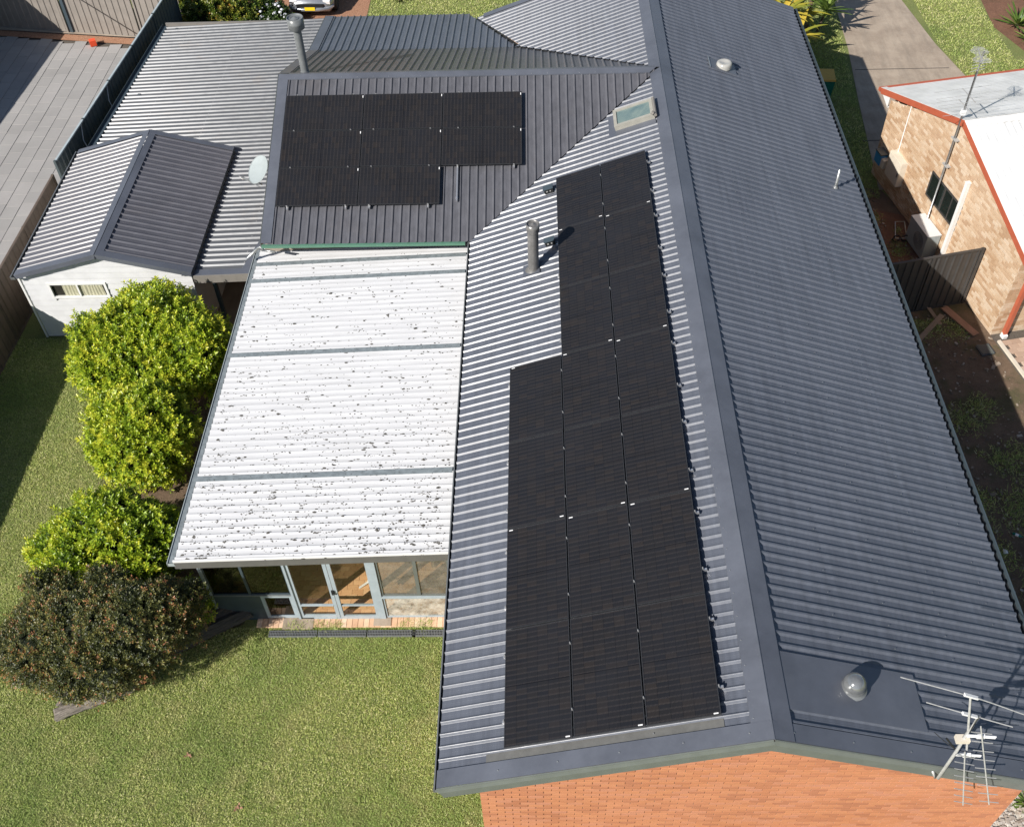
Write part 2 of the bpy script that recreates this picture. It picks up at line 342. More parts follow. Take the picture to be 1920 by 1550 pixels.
def RIB(main, south_first=True):
    # trapezoid rib with rounded shoulders; main = slope of its broad flank in degrees
    a, bb = [], []; x = .118; z = 0.
    for ang, w_ in ((main*.55, .004), (main, .024), (main*.6, .005)): x += w_; z += w_*math.tan(R(ang)); a.append((x, z))
    top = z; x2 = x+.012; b_ = [(x2, top), (x2+.004, top-.002), (x2+.017, .002)]
    pr = [(0, 0), (.056, 0), (.0575, .002), (.0615, .002), (.063, 0), (.118, 0)]+a+b_
    if south_first: return pr
    return pr
RIBC = [(0, 0), (.052, 0), (.0535, .003), (.058, .003), (.0595, 0), (.104, 0), (.110, .006), (.136, .039), (.143, .043), (.158, .043), (.176, 0)]
def sheet(mb, O, d, c, t0, t1, f0, f1, pitch=.195, prof=None, phase=0.):
    """ribbed roof sheet: ribs run along d, repeat along c; f0/f1 give the run limits for a position t"""
    O, d, c = Vector(O), Vector(d), Vector(c); nrm = c.cross(d); nrm = nrm if nrm.z > 0 else -nrm
    prof = prof or RIB(47)
    ts = []; k = math.floor((t0-phase)/pitch)-1
    while k*pitch+phase < t1+pitch:
        ts += [(k*pitch+phase+q*pitch/.195, h) for q, h in prof]; k += 1
    def hh(t):
        for (a, ha), (b, hb) in zip(ts, ts[1:]):
            if a <= t <= b: return ha+(hb-ha)*(t-a)/(b-a+1e-9)
        return 0
    L = [(t0, hh(t0))]+[q for q in ts if t0+1e-4 < q[0] < t1-1e-4]+[(t1, hh(t1))]
    vs = []; fs = []; prev = False
    for t, h in L:
        a, b = f0(t), f1(t)
        if b <= a+1e-3: prev = False; continue
        vs += [O+c*t+d*a+nrm*h, O+c*t+d*b+nrm*h]; i = len(vs)-2
        if prev: fs.append((i-2, i-1, i+1, i))
        prev = True
    mb.add(vs, fs); return mb
def screws(mb, pts, n, r=.009):
    n = Vector(n)
    for q in pts: mb.lathe([(r, 0), (r, .006), (.001, .008)], Vector(q), 6, n)

# ================================================================== SETTING
def poly(name, mat, pts, z, kind='structure'):
    mb = MB(); mb.add([(x, y, z) for x, y in pts], [tuple(range(len(pts)))]); return tag(mb.build(name, mat), kind=kind)
poly('ground', 'lawn', [(-150, -150), (150, -150), (150, 150), (-150, 150)], 0)
poly('soil', 'soil', [(4.0, -3), (12, -3), (12, 13.0), (8.6, 13.2), (7.7, 17.6), (7.1, 19.2), (4.0, 20.2)], .004)
poly('garden_bed', 'soil', [(-12.3, 2.9), (-9.1, 4.8), (-9.6, 13.2), (-13.0, 13.2), (-13.2, 8)], .004)
poly('gravel', 'pebble', [(4.02, -6), (9, -6), (9, 1.55), (4.02, 1.55)], .008)
poly('driveway', 'concrete', [(7.02, 19.2), (11.6, 19.2), (11.45, 25), (10.93, 27.7), (10.5, 31.5), (10.1, 45), (7.9, 45), (8.08, 31), (7.85, 27.4), (7.5, 24.2)], .02)
mb = MB(); mb.box(7.80, 10.95, 26.02, 26.06, .0, .024); mb.box(7.1, 9.2, 21.75, 21.8, .0, .024); tag(mb.build('driveway_joint', 'joint'), kind='structure')
poly('front_driveway', 'redgravel', [(-16.0, 26.6), (-9.35, 26.6), (-9.35, 60), (-16, 60)], .008)
poly('yard_base', 'joint', [(-30, -5), (-17.0, -5), (-16.6, 18), (-15.9, 30), (-24, 30.8), (-30, 31.5)], .006)
poly('bare_strip', 'soil_red', [(4.8, 13.3), (7.5, 14.2), (7.7, 17.9), (5.2, 18.8)], .010)
poly('mulch_bed', 'soil_red', [(13.3, 28.8), (13.9, 26.8), (18, 26), (18, 33), (13.6, 33)], .006)

# ---- paved yard of the western neighbour, slab by slab
def tiles(rootobj, name, mat, cells, th, limit=300, local=False, stuffname=None, keyf=None):
    """cells: (x0,x1,y0,y1) boxes on the ground; first `limit` by key are own objects sharing a few meshes"""
    cells = sorted(cells, key=keyf) if keyf else cells
    own, rest = cells[:limit], cells[limit:]; cache = {}
    for (x0, x1, y0, y1) in own:
        w_, h_ = round(x1-x0, 3), round(y1-y0, 3); k = (w_, h_)
        if k not in cache:
            g = .004; b = MB(); b.add([(0, 0, -th), (w_, 0, -th), (w_, h_, -th), (0, h_, -th), (0, 0, -g), (w_, 0, -g), (w_, h_, -g), (0, h_, -g), (g, g, 0), (w_-g, g, 0), (w_-g, h_-g, 0), (g, h_-g, 0)],
                [(0, 1, 5, 4), (1, 2, 6, 5), (2, 3, 7, 6), (3, 0, 4, 7), (4, 5, 9, 8), (5, 6, 10, 9), (6, 7, 11, 10), (7, 4, 8, 11), (8, 9, 10, 11)])
            o = b.build(name, mat, rootobj, local=True); cache[k] = o.data
        else: o = mesh_obj(name, cache[k], rootobj)
        o.location = (x0, y0, th+.006+random.uniform(-.002, .003)); o.rotation_euler = (random.uniform(-.004, .004), random.uniform(-.004, .004), random.uniform(-.003, .003))
    if rest:
        b = MB()
        for (x0, x1, y0, y1) in rest: b.ct = random.random(); b.box(x0, x1, y0, y1, .004, th+.006+random.uniform(-.002, .003))
        tag(b.build(stuffname or name+'_field', mat, rootobj, local=True, tints=True), kind='stuff')
yard = tag(bpy.data.objects.new('paved_yard', None), kind='structure'); COL.objects.link(yard)
cells = []
for i in range(22):
    x = -17.2-.455*(i+1)
    y = 9.0+(.3 if i % 2 else 0)+(.15 if i % 3 == 0 else 0)
    while y < 28.3-(x+17.2)*.17:
        cells.append((x+.006, x+.449, y+.005, y+.595)); y += .6
tiles(yard, 'paving_slab', 'slab', cells, .035, keyf=lambda c: (0 if (c[2] > 14 and c[0] > -23.5 and c[2]-17 > (-17.6-c[0])*1.6-6) else 1, -c[0]+.0*c[2]+abs(c[2]-22)*.25))
# ---- pavers outside the sunroom
band = tag(bpy.data.objects.new('paver_path', None), kind='structure'); COL.objects.link(band)
cells = []
for r_ in range(3):
    x = -8.9+(.06 if r_ == 1 else 0)
    while x < -4.75:
        cells.append((x+.003, x+.112, 4.62+r_*.0-.0+(.0), 4.62+.0) if False else (x+.003, x+.112, 4.70+(r_-1)*.235, 4.93+(r_-1)*.235-.005)); x += .115
cells = [c for c in cells if c[3] < 4.94 and (c[3] > 4.8) and not (-8.3 < c[0] < -7.75 and c[2] > 4.6)]
tiles(band, 'paver', 'paver', cells, .03)
# concrete pads among the pavers
mb = MB(); mb.box(-8.30, -7.68, 4.66, 4.93, 0, .045); mb.box(-6.45, -6.10, 4.72, 4.93, 0, .048); tag(mb.build('step_slab', 'concrete'), kind='structure')

# ================================================================== MAIN HOUSE
house = thing('brick_house', (0, 0, 0), 'orange brick house under a charcoal ribbed steel roof with a long ridge, the largest building', 'house')
nW, nE = Vector((-SA, 0, CA)), Vector((SA, 0, CA)); dW, dE = Vector((-CA, 0, -SA)), Vector((CA, 0, -SA))
def W(u, y, h=0.): return Vector((0, y, RZ))+dW*u+nW*h
def Ep(u, y, h=0.): return Vector((0, y, RZ))+dE*u+nE*h
nS, dS = Vector((0, -SX, CX)), Vector((0, -CX, -SX)); nN, dN = Vector((0, SX, CX)), Vector((0, CX, -SX))
def CS(x, s_, h=0.): return Vector((x, YC, RZ))+dS*s_+nS*h
XW = -9.42
YB = 20.81; ZB = RZ-(YB-YC)*TX; YL = 23.73; ZL = 3.42; a2 = math.atan2(ZB-ZL, YL-YB); nN2, dN2 = Vector((0, math.sin(a2), math.cos(a2))), Vector((0, math.cos(a2), -math.sin(a2)))
def umaxW(y):
    if y < YC-EW: return EW
    if y < YC: return max(0, YC-y-.03)
    if y < YB: return min(EW, y-YC-.03)
    return min(4.85, 3.535+.515*(y-YB)-.03)
mb = MB(); sheet(mb, (0, 0, RZ), dW, (0, 1, 0), .02, YN-.02, lambda t: .12, lambda t: umaxW(t)/CA+(.03 if t < YC-EW else 0), phase=.05); mb.build('roof_sheeting', 'roof', house)['label'] = 'western roof slope'
mb = MB(); sheet(mb, (0, 0, RZ), dE, (0, 1, 0), .02, YN-.02, lambda t: .12, lambda t: EW/CA+.03, phase=.03, prof=[(0, 0), (.004, .003), (.030, .028), (.036, .031), (.062, .031), (.069, 0), (.128, 0), (.1295, .0025), (.1335, .0025), (.135, 0)]); mb.build('roof_sheeting', 'roof', house)['label'] = 'eastern roof slope'
mb = MB(); sheet(mb, (0, YC, RZ), dS, (1, 0, 0), -9.25, -.05, lambda t: .05, lambda t: min(EW+.02, max(0, -t-.03))/CX, phase=.08); mb.build('roof_sheeting', 'roof_c', house)['label'] = 'cross wing roof slope facing the white patio roof'
mb = MB(); sheet(mb, (0, YC, RZ), dN, (1, 0, 0), -9.25, -.05, lambda t: .05, lambda t: min(YB-YC, max(0, -t-.03))/CX, phase=.08); mb.build('roof_sheeting', 'roof_c', house)['label'] = 'far steep slope of the cross wing'
mb = MB(); sheet(mb, (0, YB, ZB), dN2, (1, 0, 0), -9.25, -3.5, lambda t: 0 if t < -3.64 else 0, lambda t: (YL-YB)/math.cos(a2) if t < -5.05 else max(0, min(YL-YB, (-t-3.56)/.515))/math.cos(a2), phase=.08)
mb.build('roof_sheeting', 'roof', house)['label'] = 'flatter far verandah slope of the cross wing'
# ridge capping
def cap_prism(pts, name, mat, parent, th=.006):
    b = MB()
    for (a, b_, c_, d_) in pts:
        q = [Vector(x) for x in (a, b_, c_, d_)]; nn = (q[1]-q[0]).cross(q[3]-q[0]).normalized()
        if nn.z < 0: nn = -nn
        b.slab(q, nn, th)
    return b.build(name, mat, parent)
H = .034
cap_prism([(W(0, -.03, H), W(.26, -.03, H), W(.26, YC-.14, H), W(0, YC-.02, H)), (W(0, YC, H), W(.26, YC+.16, H), W(.26, YN, H), W(0, YN, H)),
           (W(.26, -.03, H), W(.275, -.03, .005), W(.275, YC-.14, .005), W(.26, YC-.14, H)), (W(.26, YC+.16, H), W(.275, YC+.16, .005), W(.275, YN, .005), W(.26, YN, H)),
           (Ep(0, -.03, H), Ep(.285, -.03, H+.014), Ep(.285, YN, H+.014), Ep(0, YN, H))], 'ridge_capping', 'cap', house)
cap_prism([(CS(XW+.05, 0, H), CS(-.1, 0, H), CS(-.26, .155, H), CS(XW+.05, .155, H)), (CS(XW+.05, .155, H), CS(-.26, .155, H), CS(-.26, .165, .004), CS(XW+.05, .165, .004)),
           ((XW+.05, YC, RZ+H), (-.1, YC, RZ+H), (-.3, YC+.15, RZ+H-.15*TX), (XW+.05, YC+.15, RZ+H-.15*TX))], 'ridge_capping', 'cap', house)['label'] = 'cross wing ridge capping'
MB().tube([(0, -.035, RZ+H-.004), (0, YN, RZ+H-.004)], .014, 8).build('ridge_roll', 'cap', house)
# south barge: flat flashing + vertical fascia
for f, e, nn in ((W, -1, nW), (Ep, 1, nE)):
    b = MB(); b.slab([f(0, -.03, H+.004), f(4.86, -.03, H+.004), f(4.86, .235, H+.004), f(0, .235, H+.004)], nn, .006)
    b.slab([f(0, .235, H+.004), f(4.86, .235, H+.004), f(4.86, .245, .004), f(0, .245, .004)], nn, .004)
    b.build('barge_flashing', 'cap', house)
    b = MB(); b.slab([f(0, -.034, H), f(4.86, -.034, H), f(4.86, -.040, -.25), f(0, -.040, -.25)], (0, -1, 0), -.02)
    b.slab([f(0, -.036, H+.008), f(4.86, -.036, H+.008), f(4.86, -.062, -.05), f(0, -.062, -.05)], (0, -1, 0), -.012)
    b.build('barge_board', 'fascia', house)
    b = MB(); b.slab([f(.25, YN, H+.004), f(4.86, YN, H+.004), f(4.86, YN-.2, H+.004), f(.25, YN-.2, H+.004)], nn, .02); b.build('barge_flashing', 'cap', house)
# cross wing west barge (three pitches)
P0 = [(YC-EW, RZ-EW*TX), (YC, RZ), (YB, ZB), (YL, ZL)]
b = MB(); b2 = MB()
for (y0, z0), (y1, z1) in zip(P0, P0[1:]):
    b.slab([(XW, y0, z0+H), (XW, y1, z1+H), (XW+.26, y1, z1+H), (XW+.26, y0, z0+H)], (0, 0, 1), .006)
    b.slab([(XW+.26, y0, z0+H), (XW+.26, y1, z1+H), (XW+.265, y1, z1), (XW+.265, y0, z0)], (1, 0, 0), .003)
    b2.slab([(XW-.005, y0, z0+H), (XW-.005, y1, z1+H), (XW-.005, y1, z1-.2), (XW-.005, y0, z0-.2)], (-1, 0, 0), .02)
b.build('barge_flashing', 'cap', house)['label'] = 'cross wing barge flashing'; b2.build('barge_board', 'fascia', house)
# valleys
b = MB()
for pts in ([(-.02, YC, RZ), (-4.62, YC-4.6, RZ-4.6*TX)], [(-.02, YC, RZ), (-3.62, YB, ZB)], [(-3.6, YB, ZB), (-4.9, YL-.35, ZL+.05)]):
    a, c_ = Vector(pts[0]), Vector(pts[1]); d = (c_-a).normalized(); s_ = d.cross(Vector((0, 0, 1))).normalized()*.16
    b.slab([a+s_-Vector((0, 0, .0)), a-s_-Vector((0, 0, .0)), c_-s_-Vector((0, 0, .03)), c_+s_-Vector((0, 0, .03))], (0, 0, 1), .004)
for i in range(len(b.v)):
    x, y, z = b.v[i]; b.v[i] = (x, y, z-.02)
b.build('valley_gutter', 'valley', house)
# gutters
def gutter(x, z, y0, y1, side, parent, mat='gutter', w=.115, name='gutter', dep=.09):
    b = MB(); x1 = x+side*w; lo, hi = sorted((x, x1))
    b.box(lo, hi, y0, y1, z-dep, z-dep+.006); b.box(x1-.006 if side > 0 else x1-.014, x1+.014 if side > 0 else x1+.006, y0, y1, z-dep, z); b.box(lo, hi, y0, y0+.006, z-dep, z-.01); b.box(lo, hi, y1-.006, y1, z-dep, z-.01)
    g = b.build(name, mat, parent); b = MB(); b.box(lo+.015, hi-.015, y0+.01, y1-.01, z-dep+.007, z-dep+.012); b.build('gutter_floor', 'gutter_in', g); return g
ze = RZ-EW*TA-.02
gutter(-EW-.0, ze-.02, -.03, YC-EW-.02, -1, house, 'steel_grey', w=.075); gutter(EW+.0, ze, -.03, YN, 1, house, w=.15)
b = MB(); b.box(-EW-.0, -EW+.02, 0, YC-EW, ze-.2, ze-.03); b.box(EW-.03, EW-.005, 0, YN, ze-.2, ze-.02); b.build('fascia_board', 'gutter', house)
# green gutter of the cross wing
zc = RZ-EW*TX
b = MB(); b.box(-9.38, -4.70, YC-EW-.08, YC-EW-.03, zc-.06, zc-.05); b.box(-9.38, -4.70, YC-EW-.085, YC-EW-.072, zc-.06, zc-.0); b.box(-9.38, -4.70, YC-EW-.071, YC-EW-.01, zc-.012, zc-.006)
b.build('gutter', 'green', house)['label'] = 'green gutter between cross wing and patio roof'
# walls
def brickwall_cells(w0, w1, ztop, phase=0):
    out = []; r_ = 0; z = .03
    while z < 5.2:
        x = w0-(.12 if r_ % 2 else 0)
        while x < w1:
            a, c_ = max(x+.005, w0), min(x+.235, w1)
            if c_-a > .05 and z+.038 < ztop((a+c_)/2): out.append((a, c_, z+.005, z+.081))
            x += .24
        z += .086; r_ += 1
    return out
b = MB(); zt = RZ-4*TA-.16
b.add([(-3.99, .16, 0), (3.99, .16, 0), (3.99, .16, zt), (0, .16, RZ-.2), (-3.99, .16, zt), (-3.99, 22.9, 0), (3.99, 22.9, 0), (3.99, 22.9, zt), (0, 22.9, RZ-.2), (-3.99, 22.9, zt)],
      [(0, 1, 2, 3, 4), (5, 9, 8, 7, 6), (0, 4, 9, 5), (1, 6, 7, 2), (2, 7, 8, 3), (3, 8, 9, 4)])
b.build('wall', 'mortar', house)
b = MB(); b.box(-9.15, -4.0, 13.3, 20.6, 0, 3.5); b.add([(-9.15, 13.3, 3.5), (-9.15, 20.6, 3.5), (-9.15, YC, RZ-.1)], [(0, 1, 2)]); b.build('wall', 'mortar', house)['label'] = 'cross wing wall'
cells = brickwall_cells(-4.0, 4.0, lambda x: RZ-abs(x)*TA-.12)
vis = sorted(cells, key=lambda c: (0 if c[2] > 1.25 else 1, -(c[2]+abs(c[0]+.4)*(.24))+0*c[0]))
vis = [c for c in vis if c[2] <= RZ-abs((c[0]+c[1])/2)*TA-.33]+[c for c in vis if c[2] > RZ-abs((c[0]+c[1])/2)*TA-.33]
def brick_objs(cells, own, mat, parent, local, toW, limit=300):
    cache = {}
    for (x0, x1, z0, z1) in cells[:limit]:
        k = round(x1-x0, 3)
        if k not in cache:
            g = .004; h_ = .076; b = MB()
            b.add([(0, 0, 0), (k, 0, 0), (k, 0, h_), (0, 0, h_), (g, -.012, g), (k-g, -.012, g), (k-g, -.012, h_-g), (g, -.012, h_-g)], [(4, 5, 6, 7), (0, 1, 5, 4), (1, 2, 6, 5), (2, 3, 7, 6), (3, 0, 4, 7)])
            if toW: b.v = [(y, -x, z) for x, y, z in b.v]
            o = b.build('brick', mat, parent, local=True); cache[k] = o.data
        else: o = mesh_obj('brick', cache[k], parent)
        j = random.uniform(-.002, .002)
        o.location = (j, -x0, z0) if toW else (x0, .158+j, z0)
    b = MB(); g = .004
    for (x0, x1, z0, z1) in cells[limit:]:
        b.ct = random.random(); j = random.uniform(-.002, .002); yb = .158+j
        vs = [(x0, yb, z0), (x1, yb, z0), (x1, yb, z1), (x0, yb, z1), (x0+g, yb-.012, z0+g), (x1-g, yb-.012, z0+g), (x1-g, yb-.012, z1-g), (x0+g, yb-.012, z1-g)]
        if toW: vs = [(y-.158, -x, z) for x, y, z in vs]
        b.add(vs, [(4, 5, 6, 7), (0, 1, 5, 4), (1, 2, 6, 5), (2, 3, 7, 6), (3, 0, 4, 7)])
    tag(b.build('brickwork', mat, parent, local=True, tints=True), kind='stuff')
brick_objs(vis, 300, 'brick_o', house, True, False)
# downpipe stub at the south-east corner
MB().tube([(3.95, .02, 3.18), (4.05, .03, 3.22), (4.35, .06, 3.3)], .05, 12).build('downpipe', 'zinc', house, smooth=True)
# flat flashing tray round the dome
b = MB(); b.slab([Ep(.285, .44, H+.002), Ep(2.48, .44, H+.002), Ep(2.48, 1.32, H+.002), Ep(.285, 1.32, H+.002)], nE, .008); b.slab([Ep(.285, 1.32, H+.002), Ep(2.48, 1.32, H+.002), Ep(2.48, 1.325, .0), Ep(.285, 1.325, .0)], (0, 1, 0), .003); b.build('flashing_tray', 'cap', house)
# repair strip below the solar panels on the near edge
b = MB(); b.slab([W(.62, .245, .012), W(4.1, .245, .012), W(4.1, .40, .010), W(.62, .40, .010)], nW, .004); b.build('flashing_strip', plain('grey_strip', (.125, .125, .12), .45, .15, 7), house)
# window skylight
sk_ = thing('roof_skylight', W(.78, 15.35), 'framed rectangular skylight window with ribbed blue-green glass beside the ridge', 'skylight')
cxs, cys = Vector(W(.78, 15.35)), None
b = MB(); b.slab([W(.29, 14.82, H+.003), W(1.42, 14.82, H+.003), W(1.40, 15.68, H+.003), W(.29, 15.68, H+.003)], nW, .006); b.build('flashing', 'cap', sk_)
b = MB(); u0, u1, y0, y1, t_ = .30, 1.25, 15.02, 15.72, .075
for (a0, a1, b0, b1) in ((u0, u1, y0, y0+t_), (u0, u1, y1-t_, y1), (u0, u0+t_, y0+t_, y1-t_), (u1-t_, u1, y0+t_, y1-t_)):
    b.slab([W(a0, b0, .16), W(a1, b0, .16), W(a1, b1, .16), W(a0, b1, .16)], nW, .14)
b.build('frame', M['cream'] if False else plain('taupe_skylight_frame', (.33, .32, .28), .5, .1, 8), sk_)
b = MB(); b.tube([W(.27, 15.0, .13), W(.27, 15.74, .13)], .04, 8); b.tube([W(.30, 15.02, .17), W(.34, 15.04, .21)], .045, 8); b.build('blind_housing', 'fascia2', sk_)
MB().slab([W(u0+t_, y0+t_, .13), W(u1-t_, y0+t_, .13), W(u1-t_, y1-t_, .13), W(u0+t_, y1-t_, .13)], nW, .01).build('glass', 'skyglass', sk_)
# screws
b = MB()
screws(b, [W(.22, y, H) for y in np.arange(.3, 17, .39)]+[W(1.6, y, .027) for y in np.arange(.3, 15, .39)], nW); screws(b, [Ep(.24, y, H) for y in np.arange(.3, 23, .39)], nE)
for u in (1.35, 2.3, 3.3, 4.3): screws(b, [Ep(u+random.uniform(-.01, .01), .15+.195*k, .027) for k in range(1, 116) if (k % 2 == 0 and not(u < 2.5 and 1 < k < 7))], nE, .008)
screws(b, [W(u, .1, H+.006) for u in np.arange(.3, 4.8, .9)], nW, .012); screws(b, [Ep(u, .1, H+.006) for u in np.arange(.3, 4.8, .9)], nE, .012)
screws(b, [CS(x, .12, H) for x in np.arange(-9, -.6, .39)], nS, .008)
tag(b.build('screw_heads', 'zinc', house), kind='stuff')

# ================================================================== ROOFTOP THINGS
def pipe(name, base, r, h, mat, label, neck=None, cone=True, cone_mat=None):
    t = thing(name, base, label, 'flue'); bx, by, bz = base
    MB().lathe([(r, -.25), (r, h-.02)], base, 28).build('pipe', mat, t, smooth=True)
    MB().lathe([(r*1.7, -.06+0), (r*1.35, .02), (r*1.12, .06), (r*1.02, .10)], base, 28).build('collar', mat, t, smooth=True)
    R2, hh = neck; b = MB(); b.lathe([(r, h-hh-.06), (R2, h-hh), (R2, h-hh*.55), (R2*1.03, h-hh*.5), (R2, h-hh*.45), (R2, h), (R2*.93, h), (R2*.93, h-.03), (R2*.5, h-.05+.02), (.002, h+.02 if cone else h-.05)], base, 32)
    b.build('cowl', cone_mat or mat, t, smooth=True)['label'] = 'round cap'
    return t
pipe('roof_flue', (-8.80, 17.40, 5.10), .10, 1.47, 'steel_grey', 'tall grey steel flue with wide round cowl at the left end of the ridge', (.20, .27))
f2 = pipe('roof_flue', (-3.14, 10.93, 4.08), .115, 1.22, 'flue2', 'short brownish metal flue standing beside the long solar array', (.135, .17))
b = MB(); b.slab([W(3.18, 10.76, H), W(3.55, 10.76, H), W(3.55, 11.10, H), W(3.18, 11.10, H)], nW, .01); b.build('flashing', 'zinc' if False else 'cap', f2)
t = thing('roof_dome', Ep(1.39, .93), 'shiny hemispherical daylight dome on the flat flashing near the front gable', 'skylight')
c0 = Vector(Ep(1.39, .93, H)); MB().lathe([(.168, 0), (.165, .08), (.160, .085), (.160, .13)]+[(.160*math.cos(q), .13+.16*math.sin(q)) for q in np.linspace(.1, 1.5, 9)]+[(.001, .291)], c0, 32).build('dome', 'dome', t, smooth=True)
b = MB(); b.lathe([(.20, .0), (.175, .02), (.165, .05)], c0, 32); b.build('collar', 'steel_grey', t, smooth=True)
t = thing('tube_skylight', Ep(1.87, 18.22), 'small pale round tubular skylight high on the far part of the eastern roof slope', 'skylight')
c0 = Vector(Ep(1.87, 18.22, .02)); MB().lathe([(.20, 0), (.20, .09), (.19, .13), (.15, .155), (.11, .14), (.002, .125)], c0, 28, (0, 0, 1)).build('dome', 'tube', t, smooth=True)
b = MB(); b.slab([Ep(1.45, 17.98, H), Ep(2.2, 17.98, H), Ep(2.2, 18.48, H), Ep(1.45, 18.48, H)], nE, .008); b.build('flashing', 'cap', t)
MB().beam(Ep(1.45, 17.96, H+.01), Ep(1.45, 18.50, H+.01), .03, .012, nE).build('flashing_edge', 'zinc', t)
t = thing('vent_pipe', Ep(4.17, 14.07), 'thin zinc vent pipe standing near the edge of the eastern roof slope', 'pipe')
MB().lathe([(.03, -.05), (.03, .50), (.002, .505)], Ep(4.17, 14.07), 14).build('pipe', 'zinc', t, smooth=True); MB().lathe([(.07, 0), (.05, .03), (.032, .06)], Ep(4.17, 14.07), 14).build('collar', 'steel_grey', t, smooth=True)
# satellite dish on the wing barge
t = thing('satellite_dish', (-9.45, 15.3, 4.35), 'pale grey oval satellite dish facing left beside the cross wing barge', 'satellite dish')
dc = Vector((-9.70, 14.78, 4.07)); ax = Vector((-.55, -.36, .75)).normalized(); e1 = ax.cross(Vector((0, 1, 0))).normalized(); e2 = ax.cross(e1)
b = MB(); vs = []; fs = []
for i in range(9):
    rr = i/8
    for j in range(36):
        th = 2*math.pi*j/36; vs.append(dc+ax*(.055*rr*rr)+e1*(.33*rr*math.cos(th))+e2*(.37*rr*math.sin(th)))
fs = [(i*36+j, i*36+(j+1) % 36, (i+1)*36+(j+1) % 36, (i+1)*36+j) for i in range(8) for j in range(36)]; b.add(vs, fs)
b.tube([vs[8*36+j] for j in range(0, 36)]+[vs[8*36]], .007, 6); b.build('reflector', 'dish', t, smooth=True)
low = dc-e2*.30 if (dc-e2*.3).y < dc.y else dc+e2*.30
lnb = Vector((-10.3, 15.08, 3.68)); low = dc+Vector((-.02, -.12, -.30))
b = MB(); b.tube([low-ax*.04, lnb], .018, 8); b.tube([low-ax*.06+e1*.1, lnb], .012, 6); b.build('arm', 'steel_grey', t)
b = MB(); b.lathe([(.025, 0), (.035, .03), (.035, .08), (.022, .10), (.02, .16)], lnb-ax*.1, 14, ax); b.build('receiver', 'label', t, smooth=True)
b = MB(); b.tube([dc-ax*.02, dc-ax*.12+Vector((0, 0, -.05)), (-9.46, 15.1, 4.2)], .022, 10); b.build('mount', 'zinc', t)

# isolator boxes
for k, (y, lab) in enumerate(((13.48, 'black isolator box at the top left corner of the long solar array'), (11.59, 'black isolator box in the shadow right of the short flue'))):
    u = 2.92; t = thing('isolator_box', W(u, y), lab, 'isolator', 'isolator boxes beside the solar array')
    c0 = Vector(W(u, y, .09)); b = MB(); b.obox(c0, dW*.105, Vector((0, .07, 0)), nW*.055); b.build('box', 'black', t)
    b = MB(); b.obox(c0+nW*.062, dW*.12, Vector((0, .085, 0)), nW*.006); b.build('cover', 'gutter', t)
    b = MB(); b.obox(c0+Vector((0, -.073, 0))+dW*.04, dW*.018, Vector((0, .003, 0)), nW*.012); b.obox(c0+Vector((0, -.073, 0))-dW*.04, dW*.014, Vector((0, .003, 0)), nW*.012); b.build('sticker', 'alu_w', t)

# ================================================================== SOLAR PANELS
PWd, PLn = 1.038, 1.897
def panel_meshes():
    b = MB(); T = .035; e = .012
    b.box(0, PWd, 0, e, -T, .0); b.box(0, PWd, PLn-e, PLn, -T, .0); b.box(0, e, e, PLn-e, -T, .0); b.box(PWd-e, PWd, e, PLn-e, -T, .0); b.box(e, PWd-e, e, PLn-e, -T, -T+.002)
    fr = b; g = MB(); g.box(e, PWd-e, e, PLn-e, -.010, -.002); l = MB(); l.box(PWd-.10, PWd-.035, .016, .034, -.002, .0005)
    return fr, g, l
FR, GL, LB = panel_meshes(); cache = None
def solar(loc, xa, ya, na, label, group, corner):
    global cache
    t = bpy.data.objects.new('solar_panel', None); COL.objects.link(t)
    mm = Matrix((xa, ya, na)).transposed().to_4x4(); mm.translation = loc; t.matrix_world = mm; tag(t, label, 'solar panel', group)
    if cache is None: cache = [FR.build('frame', 'frame_black', t, local=True).data, GL.build('glass', 'pv', t, local=True).data, LB.build('label_sticker', 'label', t, local=True)]; cache[2] = cache[2].data
    else:
        mesh_obj('frame', cache[0], t); mesh_obj('glass', cache[1], t); mesh_obj('label_sticker', cache[2], t)
    st_ = t.children[-1]; sx_, sy_ = corner
    if sx_: st_.location.x = -(PWd-.135)
    if sy_: st_.location.y = PLn-.05
    return t
U0, V0 = .6242, .3798
ORD = ['first', 'second', 'third', 'fourth', 'fifth', 'sixth', 'seventh']
colname = ['ridge side column', 'middle column', 'eave side column']
for c_ in range(3):
    for k in range(7):
        if c_ == 2 and k < 3: continue
        row = 6-k; y0 = V0+row*1.9165; u1 = U0+c_*1.06+PWd
        n_from = 7-k
        lab = f'long array solar panel, {colname[c_]}, {ORD[n_from-1]} from the near gable'
        # local x up the slope, y away, so that normal points up
        jit = nW*random.uniform(-.0015, .0015)
        solar(Vector(W(u1, y0, .125))+jit, -dW, Vector((0, 1, 0)), nW, lab, 'solar panels of the long array on the western slope', ((0, 0), (0, 1), (1, 1))[0] if k % 2 == 0 else ((1, 1) if c_ else (1, 1)))
X0, S0 = -9.123, .7369
rn, cn = ['top row', 'middle row', 'bottom row'], ['left', 'middle', 'right']
for c_ in range(3):
    for k in range(3):
        if c_ == 2 and k == 2: continue
        x1 = X0+c_*1.9165+PLn; s1 = S0+k*1.06+PWd
        solar(Vector(CS(x1, s1, .125)), -dS, Vector((-1, 0, 0)), nS, f'black solar panel, {cn[c_]} of the {rn[k]} in the cross wing array', 'solar panels of the array on the cross wing', (0, 0) if k != 1 else (0, 0))
